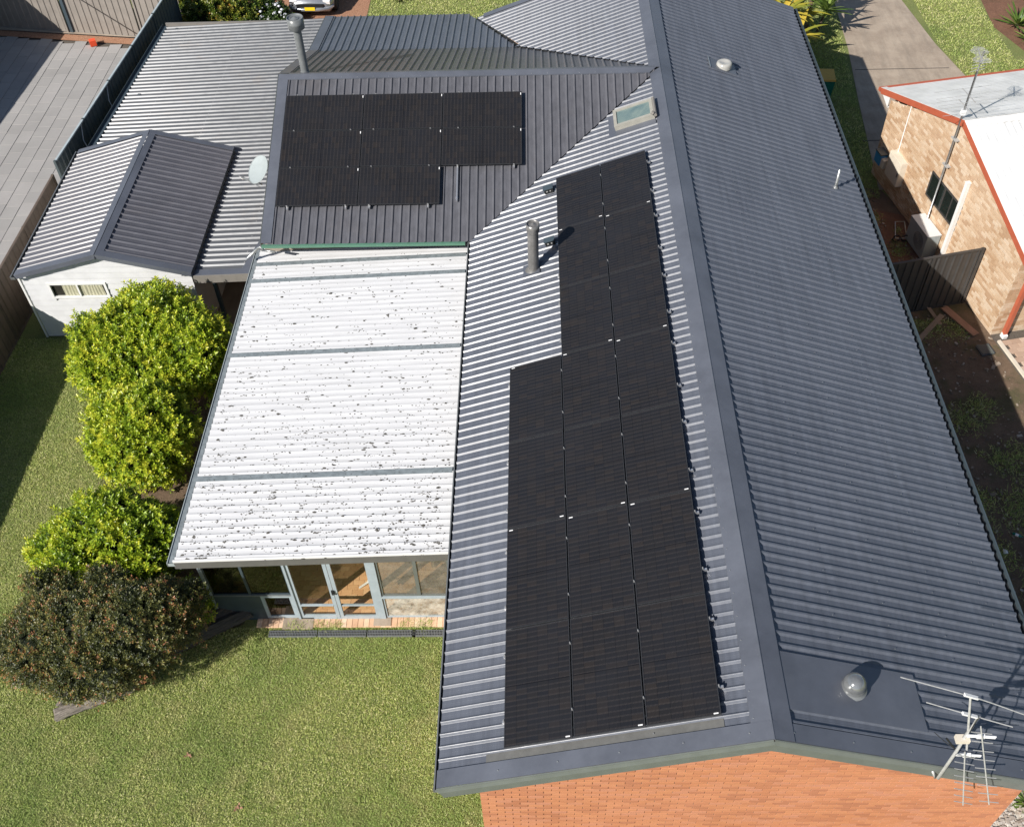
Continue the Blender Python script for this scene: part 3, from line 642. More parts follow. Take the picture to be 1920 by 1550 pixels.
# rails with clamps
def rail(p0, p1, n, label, group, clamps):
    p0, p1, n = Vector(p0), Vector(p1), Vector(n); t = thing('mounting_rail', p0, label, 'rail', group)
    MB().beam(p0, p1, .035, .045, n).build('rail', 'alu', t); d = (p1-p0).normalized(); s_ = d.cross(n)
    for q, end in clamps:
        q = Vector(q); b = MB(); b.obox(q+n*(.030 if not end else .028), d*.009, s_*.018, n*(.012 if not end else .024)); b.lathe([(.007, .045), (.007, .058), (.001, .060)], q, 8, n); b.build('clamp', 'dull_clamp', t)
    for q in (p0+d*.12, p1-d*.12): b = MB(); b.obox(q-n*.045, d*.02, s_*.03, n*.025); b.build('foot', 'alu', t)
    return t
for k in range(7):
    row = 6-k
    for j, fy in enumerate((.22, .78)):
        y = V0+row*1.9165+PLn*fy; ncol = 3 if k >= 3 else 2
        ua, ub = U0-.075, U0+ncol*1.06+.03
        cl = [(W(U0-.02, y, .08), True), (W(U0+ncol*1.06-.012, y, .08), True)]+[(W(U0+q*1.06-.0125, y, .10), False) for q in range(1, ncol)]
        rail(W(ua, y, .065), W(ub, y, .065), nW, f'{"near" if j == 0 else "far"} aluminium rail under the {ORD[6-k]} row of panels from the near gable', 'mounting rails of the long array', cl)
for c_ in range(3):
    for j, fx in enumerate((.14, .86)):
        x = X0+c_*1.9165+PLn*(fx if c_ < 2 else (.20 if j == 0 else .9)); nr = 3 if c_ < 2 else 2
        ext = .95 if (c_ == 2 and j == 0) else .05
        cl = [(CS(x, S0+nr*1.06-.012, .08), True), (CS(x, S0-.012, .08), True)]+[(CS(x, S0+q*1.06-.0125, .10), False) for q in range(1, nr)]
        rail(CS(x, S0-.05, .065), CS(x, S0+nr*1.06+ext, .065), nS, (f'aluminium rail sticking out below the right column of the cross wing array' if ext > .5 else f'{"left" if j == 0 else "right"} aluminium rail under the {cn[c_]} column of the cross wing array'), 'mounting rails of the cross wing array', cl)

# ================================================================== SUNROOM / PATIO
sun_ = thing('sunroom', (-7.1, 8.6, 0), 'glazed sunroom under a flat white ribbed roof speckled with lichen', 'sunroom')
PX0, PX1, PY0, PY1 = -9.66, -4.68, 4.36, 13.22
zE, zW = 3.14, 2.92; dP = Vector((PX0-PX1, 0, zW-zE)).normalized(); nP = Vector((-dP.z, 0, dP.x)); nP = nP if nP.z > 0 else -nP
Lp = math.hypot(PX1-PX0, zE-zW)
def Pp(u, y, h=0.): return Vector((PX1, y, zE))+dP*u+nP*h
mb = MB(); sheet(mb, (PX1, 0, zE), dP, (0, 1, 0), PY0+.03, PY1, lambda t: .0, lambda t: Lp-.02+random.uniform(-.004, .004), pitch=.16, prof=[(0, 0), (.040, .003), (.080, .010), (.118, .022), (.146, .029), (.150, .002)]); mb.build('roof_sheeting', 'white_roof', sun_)
for y in (12.62, 12.02, 9.60, 6.23):
    b = MB(); b.slab([Pp(.02, y-.065, .030), Pp(Lp+.02, y-.065, .030), Pp(Lp+.02, y+.065, .030), Pp(.02, y+.065, .030)], nP, .005); b.build('cover_strip', 'zinc_strip', sun_)
b = MB(); b.beam(Pp(-.01, PY0, .0), Pp(Lp, PY0, .0), .03, .07, nP); b.build('edge_trim', 'white', sun_)
b = MB(); b.slab([(PX0, PY0-.025, zW-.01), (PX1, PY0-.025, zE-.01), (PX1, PY0-.025, zE-.19), (PX0, PY0-.025, zW-.19)], (0, -1, 0), .03); b.build('fascia_board', 'fascia3', sun_)
b = MB(); b.box(PX0+.06, PX0+.09, PY0, PY1, zW-.24, zW-.02); b.build('fascia_board', 'fascia', sun_)
# west gutter, grey-blue with pale lip
b = MB(); b.box(PX0-.11, PX0+.03, PY0-.03, PY1+.05, zW-.11, zW-.10); b.box(PX0-.115, PX0-.10, PY0-.03, PY1+.05, zW-.11, zW-.005); b.box(PX0-.11, PX0+.02, PY0-.03, PY0-.02, zW-.11, zW-.02); g_ = b.build('gutter', 'dish', sun_)
b = MB(); b.box(PX0-.098, PX0-.0, PY0-.0, PY1, zW-.098, zW-.022); b.build('gutter_floor', 'zinc_strip', g_)
b = MB(); b.slab([(PX1+.0, PY0-.02, zE+.005), (PX1+.045, PY0-.02, zE+.005), (PX1+.045, PY1, zE+.005), (PX1, PY1, zE+.005)], (0, 0, 1), .1); b.build('edge_flashing', 'gutter', sun_)
# lichen as small raised patches
b = MB()
for i in range(3300):
    v = random.random()**1.35; y = PY1-.5-(PY1-PY0-.6)*(1-v) if False else PY0+.05+(PY1-PY0-.4)*v
    if random.random() > 1.0-.75*((y-PY0)/(PY1-PY0))**1.5: continue
    k = math.floor((y-.0)/.16); y = k*.16+random.choice((.085, .095, .11, .13, .145, .155, .03))*1. + random.uniform(-.006, .006)
    u = random.uniform(.08, Lp-.08); cl = random.choice((1, 1, 1, 2, 3))
    for q in range(cl):
        uu, yy = u+random.gauss(0, .05)*(q > 0), y+random.gauss(0, .012)*(q > 0); rx = random.uniform(.008, .027)*(1+.9*(random.random() < .12)); ry = rx*random.uniform(.45, .85)
        ph_ = (yy % .16)/.195*.16; ph_ = yy % .16; h = float(np.interp(ph_, [0, .04*.82, .08*.82, .118*.82, .146*.82, .150*.82, .16], [0, .003, .010, .022, .029, .002, 0]))+.002
        kk = 7; pts = [Pp(uu+rx*random.uniform(.6, 1.2)*math.cos(2*math.pi*j/kk), yy+ry*random.uniform(.6, 1.2)*math.sin(2*math.pi*j/kk), h-.003) for j in range(kk)]
        b.add(pts+[Pp(uu, yy, h+.005)], [(j, (j+1) % kk, kk) for j in range(kk)])
for y0_ in (12.60, 12.04, 9.60, 6.25):
    for i in range(70):
        uu, yy = random.uniform(.05, Lp), y0_+random.uniform(-.07, .07); rx = random.uniform(.004, .012); b.add([Pp(uu+rx*math.cos(2*math.pi*j/6), yy+rx*.7*math.sin(2*math.pi*j/6), .031) for j in range(6)]+[Pp(uu, yy, .036)], [(j, (j+1) % 6, 6) for j in range(6)])
tag(b.build('lichen_patches', 'lichen', sun_), kind='stuff')
# glazing in the south wall at y = 4.93
YW = 4.93
def rect_frame(name, x0, x1, z0, z1, t_=.05, d=.05, mat='blueish_alu', glass='glass', y=YW, parent=None, ny=1, tb=None):
    b = MB(); tb = tb or t_; b.box(x0, x0+t_, y-d/2, y+d/2, z0, z1); b.box(x1-t_, x1, y-d/2, y+d/2, z0, z1); b.box(x0+t_, x1-t_, y-d/2, y+d/2, z1-t_, z1); b.box(x0+t_, x1-t_, y-d/2, y+d/2, z0, z0+tb)
    f = b.build(name, mat, parent or sun_); b = MB(); b.box(x0+t_, x1-t_, y-.003, y+.003, z0+tb, z1-t_); b.build('pane', glass, f); return f
ZT = 2.62
w1 = rect_frame('window', -9.55, -8.80, .93, ZT, .025, mat='gutter', glass='glass_tint'); w2 = rect_frame('window', -8.80, -7.98, .93, ZT, .025, mat='gutter', glass='glass_tint')
lw = rect_frame('window', -8.62, -7.98, .06, .89, .07, glass='glass_tint'); lw['label'] = 'low window below the dark panes'
b = MB(); b.box(-9.55, -8.62, YW-.03, YW+.03, 0, .89); b.build('lower_panel', 'gutter', sun_)
MB().box(-9.60, -7.98, YW-.04, YW+.04, .90, .93).build('sill', 'steel_grey', sun_)
dl = rect_frame('door', -7.94, -7.14, .05, 2.14, .07, .045, tb=.09); dr = rect_frame('door', -7.12, -6.32, .05, 2.14, .07, .045, y=YW-.02, tb=.09)
dl['label'] = 'left glazed door leaf'; dr['label'] = 'right glazed door leaf'
for dd, x0, x1 in ((dl, -7.87, -7.21), (dr, -7.05, -6.39)): MB().box(x0, x1, YW-.03, YW+.012, .50, .535).build('glazing_bar', 'blueish_alu', dd)
b = MB(); b.box(-7.16, -7.11, YW-.075, YW-.045, .98, 1.12); b.tube([(-7.13, YW-.07, 1.06), (-7.13, YW-.10, 1.06), (-7.04, YW-.10, 1.06)], .011, 8); b.build('handle', 'black', dr)
b = MB()
for x0, x1 in ((-7.98, -7.935), (-6.325, -6.20)): b.box(x0, x1, YW-.05, YW+.05, 0, ZT)
b.box(-7.94, -6.32, YW-.04, YW+.04, 2.15, 2.20); b.box(-7.94, -6.32, YW-.04, YW+.04, 0.0, .045); b.box(-9.62, -9.55, YW-.04, YW+.04, 0, ZT+.2); b.box(-4.80, -4.70, YW-.04, YW+.04, 0, ZT+.2); b.box(-9.6, -4.7, YW-.05, YW+.05, ZT, ZT+.06); b.build('frame', 'blueish_alu', sun_)
rect_frame('window', -7.93, -6.33, 2.20, ZT, .03)
ww = rect_frame('window', -6.19, -5.45, .86, ZT, .035, mat='fascia', glass='glass_haze'); w3 = rect_frame('window', -5.45, -4.80, .86, ZT, .035, mat='fascia', glass='glass_haze')
MB().box(-6.20, -4.80, YW-.05, YW+.045, .80, .86).build('sill', 'blueish_alu', sun_)
rect_frame('window', -6.19, -4.80, .06, .79, .03, glass='glass_dirty')['label'] = 'dusty cracked lower pane'
MB().box(-6.19, -4.8, YW+.02, YW+.05, 1.98, 2.01).build('glazing_bar', 'fascia', sun_)
# west wall, back wall, floor
b = MB(); b.box(-9.6, -9.55, 4.96, 13.0, 0, .9); b.build('lower_panel', 'fascia', sun_)['label'] = 'side wall panel'
for y in (4.98, 7.0, 9.0, 11.0): 
    b = MB(); b.box(-9.6, -9.56, y, y+.04, .9, 2.75); b.build('mullion', 'blueish_alu', sun_)
b = MB(); b.box(-9.585, -9.575, 5.0, 12.9, .9, 2.75); b.build('pane', 'glass_tint', sun_)
b = MB(); b.box(-9.5, -4.02, 13.1, 13.2, 0, 3.1); b.box(-4.06, -4.01, 4.95, 13.1, 0, 3.1); b.build('inner_wall', 'room', sun_)
b = MB(); b.box(-9.5, -4.06, 4.98, 13.1, .004, .02); b.build('floor_base', 'joint', sun_)
b = MB(); r_ = 0; y = 5.0
while y < 10.5:
    x = -9.5+(.115 if r_ % 2 else 0)
    while x < -4.3: b.ct = random.random(); b.box(x, x+.224, y, y+.11, .02, .045+random.uniform(0, .003)); x += .23
    y += .115; r_ += 1
tag(b.build('floor_pavers', brickmat('inside_paver', [(0., (.62, .33, .16)), (.5, (.74, .42, .22)), (1., (.80, .50, .28))], bump=.2), sun_, tints=True), kind='stuff')
# furniture seen through the glass
t = thing('lounge_chair', (-5.75, 6.6, 0), 'pale armchair standing inside behind the right sunroom window', 'chair')
b = MB(); b.box(-6.05, -5.45, 6.3, 6.95, .34, .46); b.build('seat', 'chair', t); b = MB(); b.obox((-5.75, 6.98, .75), (.3, 0, 0), (0, .05, 0), (0, .08, .34)); b.build('backrest', 'chair', t)
for x in (-6.08, -5.45):
    b = MB(); b.box(x, x+.04, 6.35, 6.95, .60, .64); b.build('armrest', 'fascia2', t)
    for y in (6.36, 6.9): MB().box(x, x+.035, y, y+.035, .045, .62).build('leg', 'fascia2', t)
t = thing('bench', (-5.1, 6.9, 0), 'slatted timber bench inside behind the rightmost sunroom window', 'bench')
for k in range(6): MB().box(-5.4, -4.35, 6.1+k*.16, 6.22+k*.16, .43, .46).build('slat', 'plank2', t)
for x in (-5.35, -4.45): MB().box(x, x+.06, 6.1, 7.02, .045, .43).build('leg', 'plank2', t)
t = thing('floor_fan', (-6.62, 5.75, 0), 'white three-armed stand foot lying on the sunroom floor behind the right door', 'stand')
b = MB()
for a in (95, 215, 335): b.beam((-6.62, 5.75, .10), (-6.62+.26*math.cos(R(a)), 5.75+.26*math.sin(R(a)), .06), .045, .02)
b.lathe([(.05, .05), (.05, .14), (.002, .15)], (-6.62, 5.75, 0), 14); b.build('base', 'white', t)
t = thing('towel', (-6.36, 5.3, 0), 'pale cloth hanging inside at the right door edge', 'cloth'); b = MB()
vs = []; 
for i in range(5):
    for j in range(7): vs.append((-6.50+.035*j+.01*i, 5.35+.03*math.sin(j*2.1+i)+.01*i, 1.25-.22*i+.02*math.sin(j)))
b.add(vs, [(i*7+j, i*7+j+1, (i+1)*7+j+1, (i+1)*7+j) for i in range(4) for j in range(6)]); b.build('cloth', 'dish', t)
# pipe elbow at the patio's far left corner
t = thing('drain_elbow', (-9.6, 12.8, 3.0), 'grey pipe elbow bent out from the far left corner of the white roof', 'pipe')
b = MB(); b.tube([(-9.38, 12.60, 3.42), (-9.42, 12.62, 3.46), (-9.50, 12.66, 3.40), (-9.85, 12.72, 3.05)], .038, 12); b.build('pipe', 'zinc', t, smooth=True)
b = MB(); b.lathe([(.048, 0), (.048, .05)], (-9.40, 12.61, 3.40), 14, (0, 0, 1)); b.tube([(-9.42, 12.62, 3.38), (-9.1, 12.56, 3.36)], .03, 10); b.build('joint', 'zinc', t, smooth=True)

# ================================================================== CARPORT
cp = thing('carport', (-12.4, 19, 0), 'worn grey ribbed flat carport roof between the left fence and the cross wing', 'carport')
ZC = 1.97
def cpw(y): return -15.78+(y-18.2)*.058
mb = MB()
sheet(mb, (-9.2, 0, ZC+.17), Vector((-1, 0, -.035)).normalized(), (0, 1, 0), 18.35, 26.28, lambda t: 0, lambda t: -9.2-cpw(t), pitch=.205, prof=RIBC)
sheet(mb, (-9.2, 0, ZC+.17), Vector((-1, 0, -.035)).normalized(), (0, 1, 0), 13.32, 18.35, lambda t: 0, lambda t: 2.62, pitch=.205, prof=RIBC)
mb.build('roof_sheeting', 'carport', cp)
b = MB(); b.slab([(-11.6, 13.26, ZC+.135), (-9.2, 13.26, ZC+.22), (-9.2, 13.46, ZC+.22), (-11.6, 13.46, ZC+.135)], (0, 0, 1), .006)
b.slab([(-10.35, 13.3, ZC+.18), (-9.2, 13.3, ZC+.22), (-9.2, 15.3, ZC+.22), (-9.9, 15.3, ZC+.196)], (0, 0, 1), .005); b.build('flashing', 'cap', cp)
b = MB(); b.add([(x, y, z) for y in (13.235, 13.26) for x, z in ((-11.5, ZC-.09), (-9.2, ZC-.01), (-9.2, ZC+.215), (-11.5, ZC+.135))], [(0, 1, 2, 3), (7, 6, 5, 4), (3, 2, 6, 7), (0, 4, 5, 1)]); b.build('fascia_board', 'fascia2', cp)
b = MB(); b.box(-15.35, -9.5, 26.28, 26.34, ZC-.12, ZC+.08); b.build('fascia_board', 'fascia2', cp)
b = MB(); b.slab([(cpw(18.3)-.14, 18.3, ZC-.02), (cpw(18.3), 18.3, ZC-.02), (cpw(26.3), 26.3, ZC-.02), (cpw(26.3)-.14, 26.3, ZC-.02)], (0, 0, 1), .01)
b.slab([(cpw(18.3)-.15, 18.3, ZC+.05), (cpw(18.3)-.14, 18.3, ZC+.05), (cpw(26.3)-.14, 26.3, ZC+.05), (cpw(26.3)-.15, 26.3, ZC+.05)], (0, 0, 1), .08); b.build('gutter', 'gutter', cp)
for x, y in ((-11.12, 13.35), (-9.35, 13.35), (-15.2, 22), (-15.0, 26.1), (-12.4, 26.1)): box_obj('post', 'gutter', cp, x, x+.09, y, y+.09, 0, ZC-.02)
b = MB(); screws(b, [(x, y, ZC+.17-(-9.2-x)*.035+.040) for y in np.arange(13.5, 26.2, .205) for x in (-10.3, -12.7, -14.5) if (y > 18.4 or x > -11.7) and random.random() < .75], (0, 0, 1), .014); tag(b.build('screw_heads', 'alu_w', cp), kind='stuff')
poly('carport_floor', 'concrete', [(-15.4, 13.5), (-9.2, 13.5), (-9.2, 26.4), (-15.2, 26.4)], .012)

# ================================================================== SHED
sh = thing('garden_shed', (-13.7, 15.8, 0), 'small white weatherboard shed with a dark gabled ribbed roof beside the left fence', 'shed')
SXC, SHW, SZR, SZE, SY0, SY1 = -13.70, 2.19, 2.80, 2.20, 13.22, 18.62
sa = math.atan2(SZR-SZE, SHW)
for e in (-1, 1):
    d = Vector((e*math.cos(sa), 0, -math.sin(sa))); nn = Vector((e*math.sin(sa), 0, math.cos(sa)))
    mb = MB(); sheet(mb, (SXC, 0, SZR), d, (0, 1, 0), SY0+.02, SY1-.02, lambda t: .05, lambda t: SHW/math.cos(sa), pitch=.205, prof=RIB(49)); mb.build('roof_sheeting', 'shedroof', sh)['label'] = 'left shed roof slope' if e < 0 else 'right shed roof slope'
    q = lambda u, y, h=0.: Vector((SXC, y, SZR))+d*u+nn*h
    b = MB(); b.slab([q(0, SY0, .034), q(.17, SY0, .034), q(.17, SY1, .034), q(0, SY1, .034)], nn, .006); b.build('ridge_capping', 'cap', sh)
    Ls = SHW/math.cos(sa); b = MB(); b.slab([q(.0, SY0, .038), q(Ls, SY0, .038), q(Ls, SY0+.2, .038), q(0, SY0+.2, .038)], nn, .006); b.slab([q(0, SY0-.005, .036), q(Ls, SY0-.005, .036), q(Ls, SY0-.005, -.09), q(0, SY0-.005, -.09)], (0, -1, 0), .012); b.build('barge_flashing', 'cap', sh)
    b = MB(); b.slab([q(.0, SY1, .038), q(Ls, SY1, .038), q(Ls, SY1-.16, .038), q(0, SY1-.16, .038)], nn, .006); b.slab([q(0, SY1+.015, .036), q(Ls, SY1+.015, .036), q(Ls, SY1+.015, -.09), q(0, SY1+.015, -.09)], (0, -1, 0), .012)
    b.build('barge_flashing', 'cap', sh)
gutter(SXC-SHW-.0, SZE-.01, SY0-.02, SY1, -1, sh, 'zinc', .10)
b = MB(); b.box(SXC+SHW-.02, SXC+SHW, SY0, SY1, SZE-.12, SZE); b.build('fascia_board', 'gutter', sh)
FX0, FX1, FY = -15.93, -11.60, 13.40
b = MB(); b.box(FX0+.02, FX1-.02, FY+.02, 18.4, 0, 2.05); b.build('wall', 'white', sh)
WX0, WX1, WZ0, WZ1 = -15.22, -13.86, 1.40, 1.78
z = .04; k = 0
while z < 2.78:
    z1 = min(z+.175, 2.78)
    def lim(zz): return min(2.165, (SZR-.02-zz)/math.tan(sa)) if zz > SZE else 2.165
    xs = [(max(FX0, SXC-lim(z1)), min(FX1, SXC+lim(z1)))]
    a0, a1 = max(FX0, SXC-lim(z)), min(FX1, SXC+lim(z)); c0_, c1_ = xs[0]
    segs = [(a0, a1, c0_, c1_)]
    if z < WZ1 and z1 > WZ0: segs = [(a0, WX0, c0_, WX0), (WX1, a1, WX1, c1_)]
    for s0, s1, t0_, t1_ in segs:
        b = MB(); y_ = FY; b.add([(s0, y_-.024, z), (s1, y_-.024, z), (t1_, y_-.002, z1), (t0_, y_-.002, z1), (s0, y_+.02, z), (s1, y_+.02, z), (t1_, y_+.02, z1), (t0_, y_+.02, z1)], [(0, 1, 2, 3), (0, 4, 5, 1), (0, 3, 7, 4), (1, 5, 6, 2)])
        b.build('weatherboard', 'white_board', sh)
    z = z1 if z1 >= 2.78 else z+.175
b = MB(); t_ = .06
for x0, x1, z0, z1 in ((WX0-.06, WX1+.06, WZ1, WZ1+.06), (WX0-.06, WX1+.06, WZ0-.06, WZ0), (WX0-.06, WX0, WZ0, WZ1), (WX1, WX1+.06, WZ0, WZ1), (-14.56, -14.52, WZ0, WZ1)): b.box(x0, x1, FY-.045, FY+.0, z0, z1)
wf = b.build('window', 'white', sh); b = MB(); b.box(WX0, WX1, FY-.012, FY-.006, WZ0, WZ1); b.build('pane', 'glass', wf)
b = MB(); N = 60; vs = []
for i in range(N): x = -14.95+i*(1.05/N); vs += [(x, FY+.008+.006*math.sin(i*1.3)+.003*math.sin(i*.37), WZ0), (x+.03*math.sin(i*.2), FY+.008+.006*math.sin(i*1.3+.4), WZ1)]
b.add(vs, [(2*i, 2*i+2, 2*i+3, 2*i+1) for i in range(N-1)]); b.build('curtain', 'curtain', wf)
b = MB(); b.box(WX0, WX1, FY+.018, FY+.0185, WZ0, WZ1); b.build('room_shade', 'inside', wf)
for x in (FX0-.02, ): box_obj('corner_trim', 'white', sh, x, x+.05, FY-.03, FY+.03, 0, 2.14)

# ================================================================== FENCES
def fence(name, pts, h, mat, label, cap=None, z0=0., posts=True, pan=2.35, rib=.13, side=1, tw=.05):
    p, q = Vector((*pts[0], 0)), Vector((*pts[1], 0)); L = (q-p).length; d = (q-p).normalized(); s_ = Vector((-d.y, d.x, 0))
    ang = math.atan2(d.y, d.x); t = thing(name, p, label, 'fence', rz=ang); npan = max(1, round(L/pan)); pl = L/npan
    pm = MB(); x = 0; prof = []
    while x < pl-.02:
        prof += [(x, .012), (min(x+rib*.62, pl), .012), (min(x+rib*.72, pl), -.014), (min(x+rib*.90, pl), -.014)]; x += rib
    prof.append((pl-.01, .012)); vs = [];
    for xx, yy in prof: vs += [(xx, yy, z0+.03), (xx, yy, z0+h-.03)]
    pm.add(vs, [(2*i, 2*i+2, 2*i+3, 2*i+1) for i in range(len(prof)-1)]); me = None
    for i in range(npan):
        if me is None: o = pm.build('panel', mat, t, local=True); me = o.data
        else: o = mesh_obj('panel', me, t)
        o.location.x = i*pl
    MB().box(0, L, -tw*.6, tw*.6, z0+h-.04, z0+h).build('top_rail', cap or mat, t, local=True)
    MB().box(0, L, -.025, .025, z0, z0+.04).build('bottom_rail', mat, t, local=True)
    if posts:
        for i in range(npan+1): MB().box(i*pl-.035, i*pl+.035, -.033, .033, 0, z0+h+.01).build('post', mat, t, local=True)
    return t
fence('fence', ((-16.98, -3.0), (-16.60, 18.0)), 1.84, 'fence_brown', 'brown ribbed steel fence along the left edge of the back lawn', rib=.26, pan=2.35)
fence('fence', ((-16.36, 18.0), (-15.62, 28.6)), 2.30, 'fence_teal', 'slate ribbed fence with a pale capping beside the carport roof', cap='fence_cap', rib=.24)
b = MB(); b.tube([(-16.08, 22.1, 2.28), (-15.95, 21.6, 2.0), (-15.86, 21.5, 1.8)], .012, 6); tag(b.build('fence_strut', 'alu_w', origin=(-16.08, 22.1, 1.8)), 'thin pale strut leaning on the slate fence beside the carport gutter, farther one', 'strut', 'struts on the slate fence')
b = MB(); b.tube([(-16.24, 20.0, 2.28), (-16.11, 19.5, 2.0), (-16.02, 19.4, 1.8)], .012, 6); tag(b.build('fence_strut', 'alu_w', origin=(-16.24, 20.0, 1.8)), 'thin pale strut leaning on the slate fence nearer the shed roof', 'strut', 'struts on the slate fence')
fence('fence', ((-23.6, 30.25), (-20.36, 29.70)), 1.8, 'fence_taupe', 'taupe ribbed fence in shade left of the double gate', rib=.25, z0=.12)
gate = fence('gate', ((-20.2, 29.72), (-17.55, 29.25)), 1.85, 'fence_taupe', 'wide taupe ribbed gate with a diagonal wire brace', rib=.25, z0=.06, pan=2.7)
gate['category'] = 'gate'
MB().beam((.1, -.045, 1.85), (2.6, -.045, .2), .012, .02).build('brace', 'fence_dark', gate, local=True)
fence('fence', ((-17.42, 29.24), (-15.7, 28.95)), 1.8, 'fence_taupe', 'short taupe ribbed fence right of the gate', rib=.25)
MB().box(-.06, .06, -.06, .06, 0, 2.0).build('post', 'gutter', gate, local=True)
# side fence on the east
sf = fence('fence', ((5.5, 13.66), (8.03, 14.24)), 1.8, 'fence_dark', 'dark ribbed side gate fence between the house and the tan brick neighbour', rib=.21, pan=1.27)
tag(poly('fence_plinth', 'concrete', [(-23.7, 30.1), (-17.4, 29.15), (-17.4, 29.3), (-23.7, 30.4)], .09), kind='structure')
poly('gravel_strip', 'redgravel', [(-23.7, 29.75), (-16.2, 28.5), (-16.2, 28.95), (-23.7, 30.15)], .046)

# building beyond the left frame edge whose shadow lies on the paved yard
nb0 = thing('rendered_house', (-26, 18, 0), 'plain rendered house just outside the left edge of the picture', 'house')
b = MB(); b.add([(-23.85, 24.0, 0), (-23.55, 29.3, 0), (-32, 29.6, 0), (-32, -4, 0), (-25.2, -4, 0), (-23.85, 24.0, 2.8), (-23.55, 29.3, 2.8), (-32, 29.6, 2.8), (-32, -4, 2.8), (-25.2, -4, 2.8)], [(0, 1, 6, 5), (1, 2, 7, 6), (2, 3, 8, 7), (3, 4, 9, 8), (4, 0, 5, 9)]); b.build('wall', 'room', nb0)
b = MB(); b.add([(-23.45, 24.0, 2.9), (-23.2, 29.5, 2.9), (-32.3, 29.8, 2.9), (-32.3, -4.4, 2.9), (-24.9, -4.4, 2.9), (-28, 26, 4.2), (-28.5, 0, 4.2)], [(0, 1, 5), (1, 2, 5), (2, 3, 6, 5), (3, 4, 6), (4, 0, 5, 6), (0, 4, 3, 2, 1)]); b.build('roof', 'cap', nb0)

# ================================================================== EASTERN NEIGHBOUR (local frame: x into the house, y along the wall)
NRZ = math.atan2(.193, .981)
nbh = thing('tan_brick_house', (8.393, 13.012, 0), 'tan mottled brick house with a white roof and terracotta barge on the right', 'house', rz=NRZ)
NL, NAP, NEV = 7.22, 3.80, 2.42; NYM = 3.66
def ntop(y): return NAP+.08-abs(y-NYM)*(NAP-NEV)/3.6
b = MB(); b.add([(.012, 0, 0), (.012, NL, 0), (.012, NL, ntop(NL)-.1), (.012, NYM, ntop(NYM)-.1), (.012, 0, ntop(0)-.1), (6, 0, 0), (6, NL, 0), (6, NL, 2.5), (6, 0, 2.5)], [(0, 4, 3, 2, 1), (0, 5, 8, 4), (1, 2, 7, 6), (5, 6, 7, 8)])
b.build('wall', 'mortar_n', nbh, local=True)
cells = [c for c in brickwall_cells(-NL, 0, lambda x: ntop(-x)-.1)]
WY0, WY1, WNZ0, WNZ1 = 2.83, 4.35, 1.25, 2.0
def cutw(c):
    y0, y1 = -c[1], -c[0]; return not (y1 > WY0+.02 and y0 < WY1-.02 and c[3] > WNZ0+.02 and c[2] < WNZ1-.02)
cells = sorted([c for c in cells if cutw(c)], key=lambda c: (0 if c[2] > .9 else 1, abs(c[0]+2.4)+abs(c[2]-2.1)))
brick_objs(cells, 300, 'brick_n', nbh, True, True)
# south return wall (faces the paved area)
b = MB(); r_ = 0; z = .03
while z < 2.4:
    x = .0-(.12 if r_ % 2 else 0)
    while x < 3.6: b.ct = random.random(); b.box(max(.01, x+.005), x+.235, -.012, .01, z+.005, z+.081); x += .24
    z += .086; r_ += 1
tag(b.build('brickwork', 'brick_n', nbh, local=True, tints=True), kind='stuff')
# roof
OVW, ys, yn = -.10, -.35, 7.72; zs = NAP+.12-(NYM-ys)*.345; zn = NAP+.12-(yn-NYM)*.345
na_ = math.atan(.345)
for e, y1 in ((-1, ys), (1, yn)):
    d = Vector((0, e*math.cos(na_), -math.sin(na_))); Ls = abs(y1-NYM)/math.cos(na_)
    mb = MB(); sheet(mb, (0, NYM, NAP+.12), d, (1, 0, 0), OVW+.05, 12, lambda t: .05, lambda t: Ls, pitch=.19, prof=[(0, 0), (.05, .014), (.10, .018), (.15, .006)] if e < 0 else [(0, 0), (.10, .0015)])
    mb.build('roof_sheeting', 'white_tin', nbh, local=True)
    q = lambda u, x, h=0.: Vector((x, NYM, NAP+.12))+d*u+Vector((0, e*math.sin(na_), math.cos(na_)))*h
    nn = Vector((0, e*math.sin(na_), math.cos(na_)))
    b = MB(); b.slab([q(0, OVW, .035), q(Ls, OVW, .035), q(Ls, OVW+.16, .035), q(0, OVW+.16, .035)], nn, .006); b.slab([q(0, OVW, .034), q(0, 12, .034), q(.2, 12, .034), q(.2, OVW, .034)], nn, .006); b.build('ridge_capping', 'white_tin', nbh, local=True)
    b = MB(); b.slab([q(-.0, OVW-.004, .03), q(Ls, OVW-.004, .03), q(Ls, OVW-.004, -.14), q(0, OVW-.004, -.14)], (-1, 0, 0), .02); b.build('barge_board', 'terracotta', nbh, local=True)
    b = MB(); b.slab([q(0, OVW+.02, -.09), q(Ls, OVW+.02, -.09), q(Ls, .02, -.09), q(0, .02, -.09)], nn, .01); b.build('soffit', 'white', nbh, local=True)
    z_ = q(Ls, 0).z; b = MB(); y_ = q(Ls, 0).y; b.box(OVW-.02, 12, min(y_, y_+e*.1), max(y_, y_+e*.1), z_-.1, z_+.0); b.build('gutter', 'terracotta', nbh, local=True)
b = MB(); b.slab([(-.08, yn-.05, 2.42), (-.01, yn-.05, 2.42), (-.01, NL, 2.12), (-.01, NL, 2.5)], (0, 0, 1), .0) if False else b.add([(-.06, yn-.02, 2.42), (-.06, NL, 2.52), (-.06, NL, 2.20), (.0, yn-.02, 2.42), (.0, NL, 2.2)], [(0, 1, 2), (0, 2, 4, 3)]); b.build('eave_bracket', 'white', nbh, local=True)
